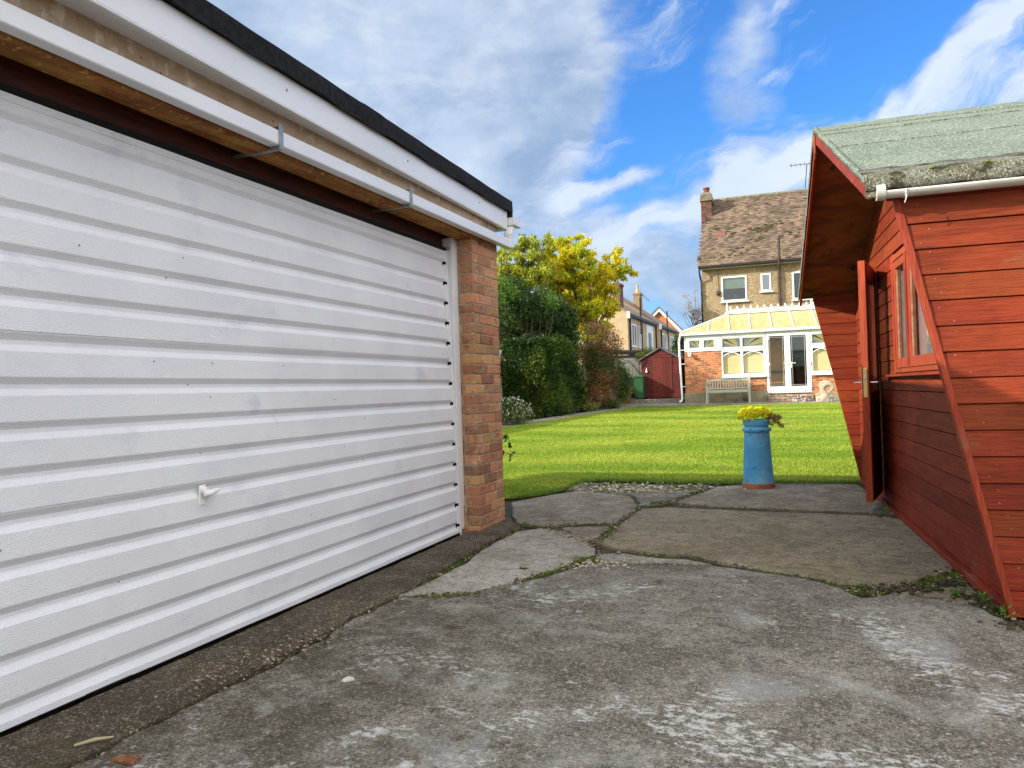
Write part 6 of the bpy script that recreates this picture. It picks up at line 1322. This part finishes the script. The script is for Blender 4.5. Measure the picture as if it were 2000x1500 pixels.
crown(tw, tips, 260, .09, .05, leafmat('pale_brown_leaf', (.45, .33, .14), (.35, .26, .14), .4, .05, .4, 2.), .6, .6)
# ivy sprig at the pillar
iv = thing('ivy_sprig', (-2.3, 5.6, .4), 'small ivy sprig poking out behind the brick pillar above the lawn', 'plant')
pts = [onp for onp in [Vector((-2.36, 5.50, .66)), Vector((-2.31, 5.53, .66)), Vector((-2.28, 5.56, .64)), Vector((-2.30, 5.50, .55)), Vector((-2.26, 5.55, .50)), Vector((-2.24, 5.56, .51)), Vector((-2.27, 5.56, .57))]]
s_ = MB(); s_.tube([(-2.45, 5.47, .62), tuple(pts[1]), tuple(pts[2])], .003, 5); s_.tube([(-2.45, 5.47, .58), tuple(pts[3]), tuple(pts[5])], .003, 5); s_.build('stem', M_bark, iv)
P = np.repeat(np.array([tuple(p) for p in pts]), 4, 0)+RNG.normal(size=(28, 3))*.012; leaves('foliage', P, np.tile([[.5, -.7, .3]], (28, 1)), .045, .038, leafmat('ivy_leaf', (.05, .12, .02), (.08, .16, .03), .2, .04, .4, 9), iv, .1, .5)
# weeds along the summerhouse base
for k, (px, py, s2) in enumerate(((1732, 1003, .035), (1868, 1165, .02), (1925, 1178, .03), (1968, 1205, .035))):
    g_ = gnd(px, py); t_ = thing('weed', (g_.x, g_.y, 0), ('small weed at the foot of the summerhouse wall, farthest from the driveway', 'tiny weed in the crack at the slab corner by the summerhouse', 'leafy weed near the slanted corner of the summerhouse', 'leafy weed directly under the near corner of the summerhouse')[k], 'weed', 'weeds along the summerhouse base')
    q_, u = in_ell((g_.x, g_.y, s2*.6), (s2, s2, s2*.7), 40, .5); leaves('leaves', q_, u+np.array([0, 0, .8]), .020, .010, leafmat('weed_leaf', (.10, .22, .02), (.16, .28, .04), .3, .04, .4, 20), t_, -.4, .6)
# debris: a twig, a flake of bark, crumbled soil, a pale spot of lichen
g_ = gnd(145, 1468); g2 = gnd(222, 1452); tg = MB(); tg.tube([g_+Vector((0, 0, .018)), g_.lerp(g2, .5)+Vector((0, .006, .022)), g2+Vector((0, 0, .02))], [.004, .006, .003], 6); o = tg.build('twig', mat('pale_twig', (.38, .31, .20), rough=.9)); tag(o, 'pale dry twig lying on the mossy threshold in the lower left', 'twig')
g_ = gnd(243, 1492); tg = MB()
for i in range(4): tg.hexa([g_+Vector(q_) for q_ in [(-.045+.008*i, -.012+.009*i, .006), (.045-.01*i, -.010+.009*i, .008), (.043, -.003+.009*i, .008), (-.04, -.005+.009*i, .006), (-.042, -.012+.009*i, .013), (.04, -.01+.009*i, .016), (.04, -.003+.009*i, .016), (-.04, -.005+.009*i, .012)]])
o = tg.build('bark_flake', mat('red_brown_bark', (.20, .07, .03), (.30, .15, .08), 40, rough=.9)); tag(o, 'reddish flake of bark on the driveway at the lower left edge', 'bark')
g_ = gnd(680, 1330); ls = MB(); pts = []
for i in range(22): t_ = 2*math.pi*i/22; r = .021*(1+.10*math.sin(3*t_+1)+.06*math.sin(7*t_)); pts.append(Vector((g_.x+r*math.cos(t_), g_.y+r*1.1*math.sin(t_), .005)))
ls.prism(pts, (0, 0, .0025)); o = ls.build('lichen_spot', mat('pale_lichen', (.62, .60, .50), (.45, .44, .36), 90, rough=1.)); tag(o, 'single round pale lichen spot on the dark driveway', 'lichen')
cs = MB()
for (px, py, n_, r_) in ((1850, 1140, 60, .05), (1800, 1150, 60, .05), (1940, 1185, 70, .05), (1740, 1150, 40, .06), (1905, 1165, 50, .06), (1980, 1222, 60, .05), (1740, 1010, 30, .05)):
    g_ = gnd(px, py)
    for _ in range(n_): cs.ball((g_.x+random.gauss(0, r_), g_.y+random.gauss(0, r_*.6), random.uniform(-.004, .008)), random.uniform(.004, .013), (1.2, 1, .7), 6, 4)
o = cs.build('soil_crumbs', M_soil, smooth=True); tag(o, 'dark crumbs of soil in the joint along the summerhouse', 'soil', kind='stuff')
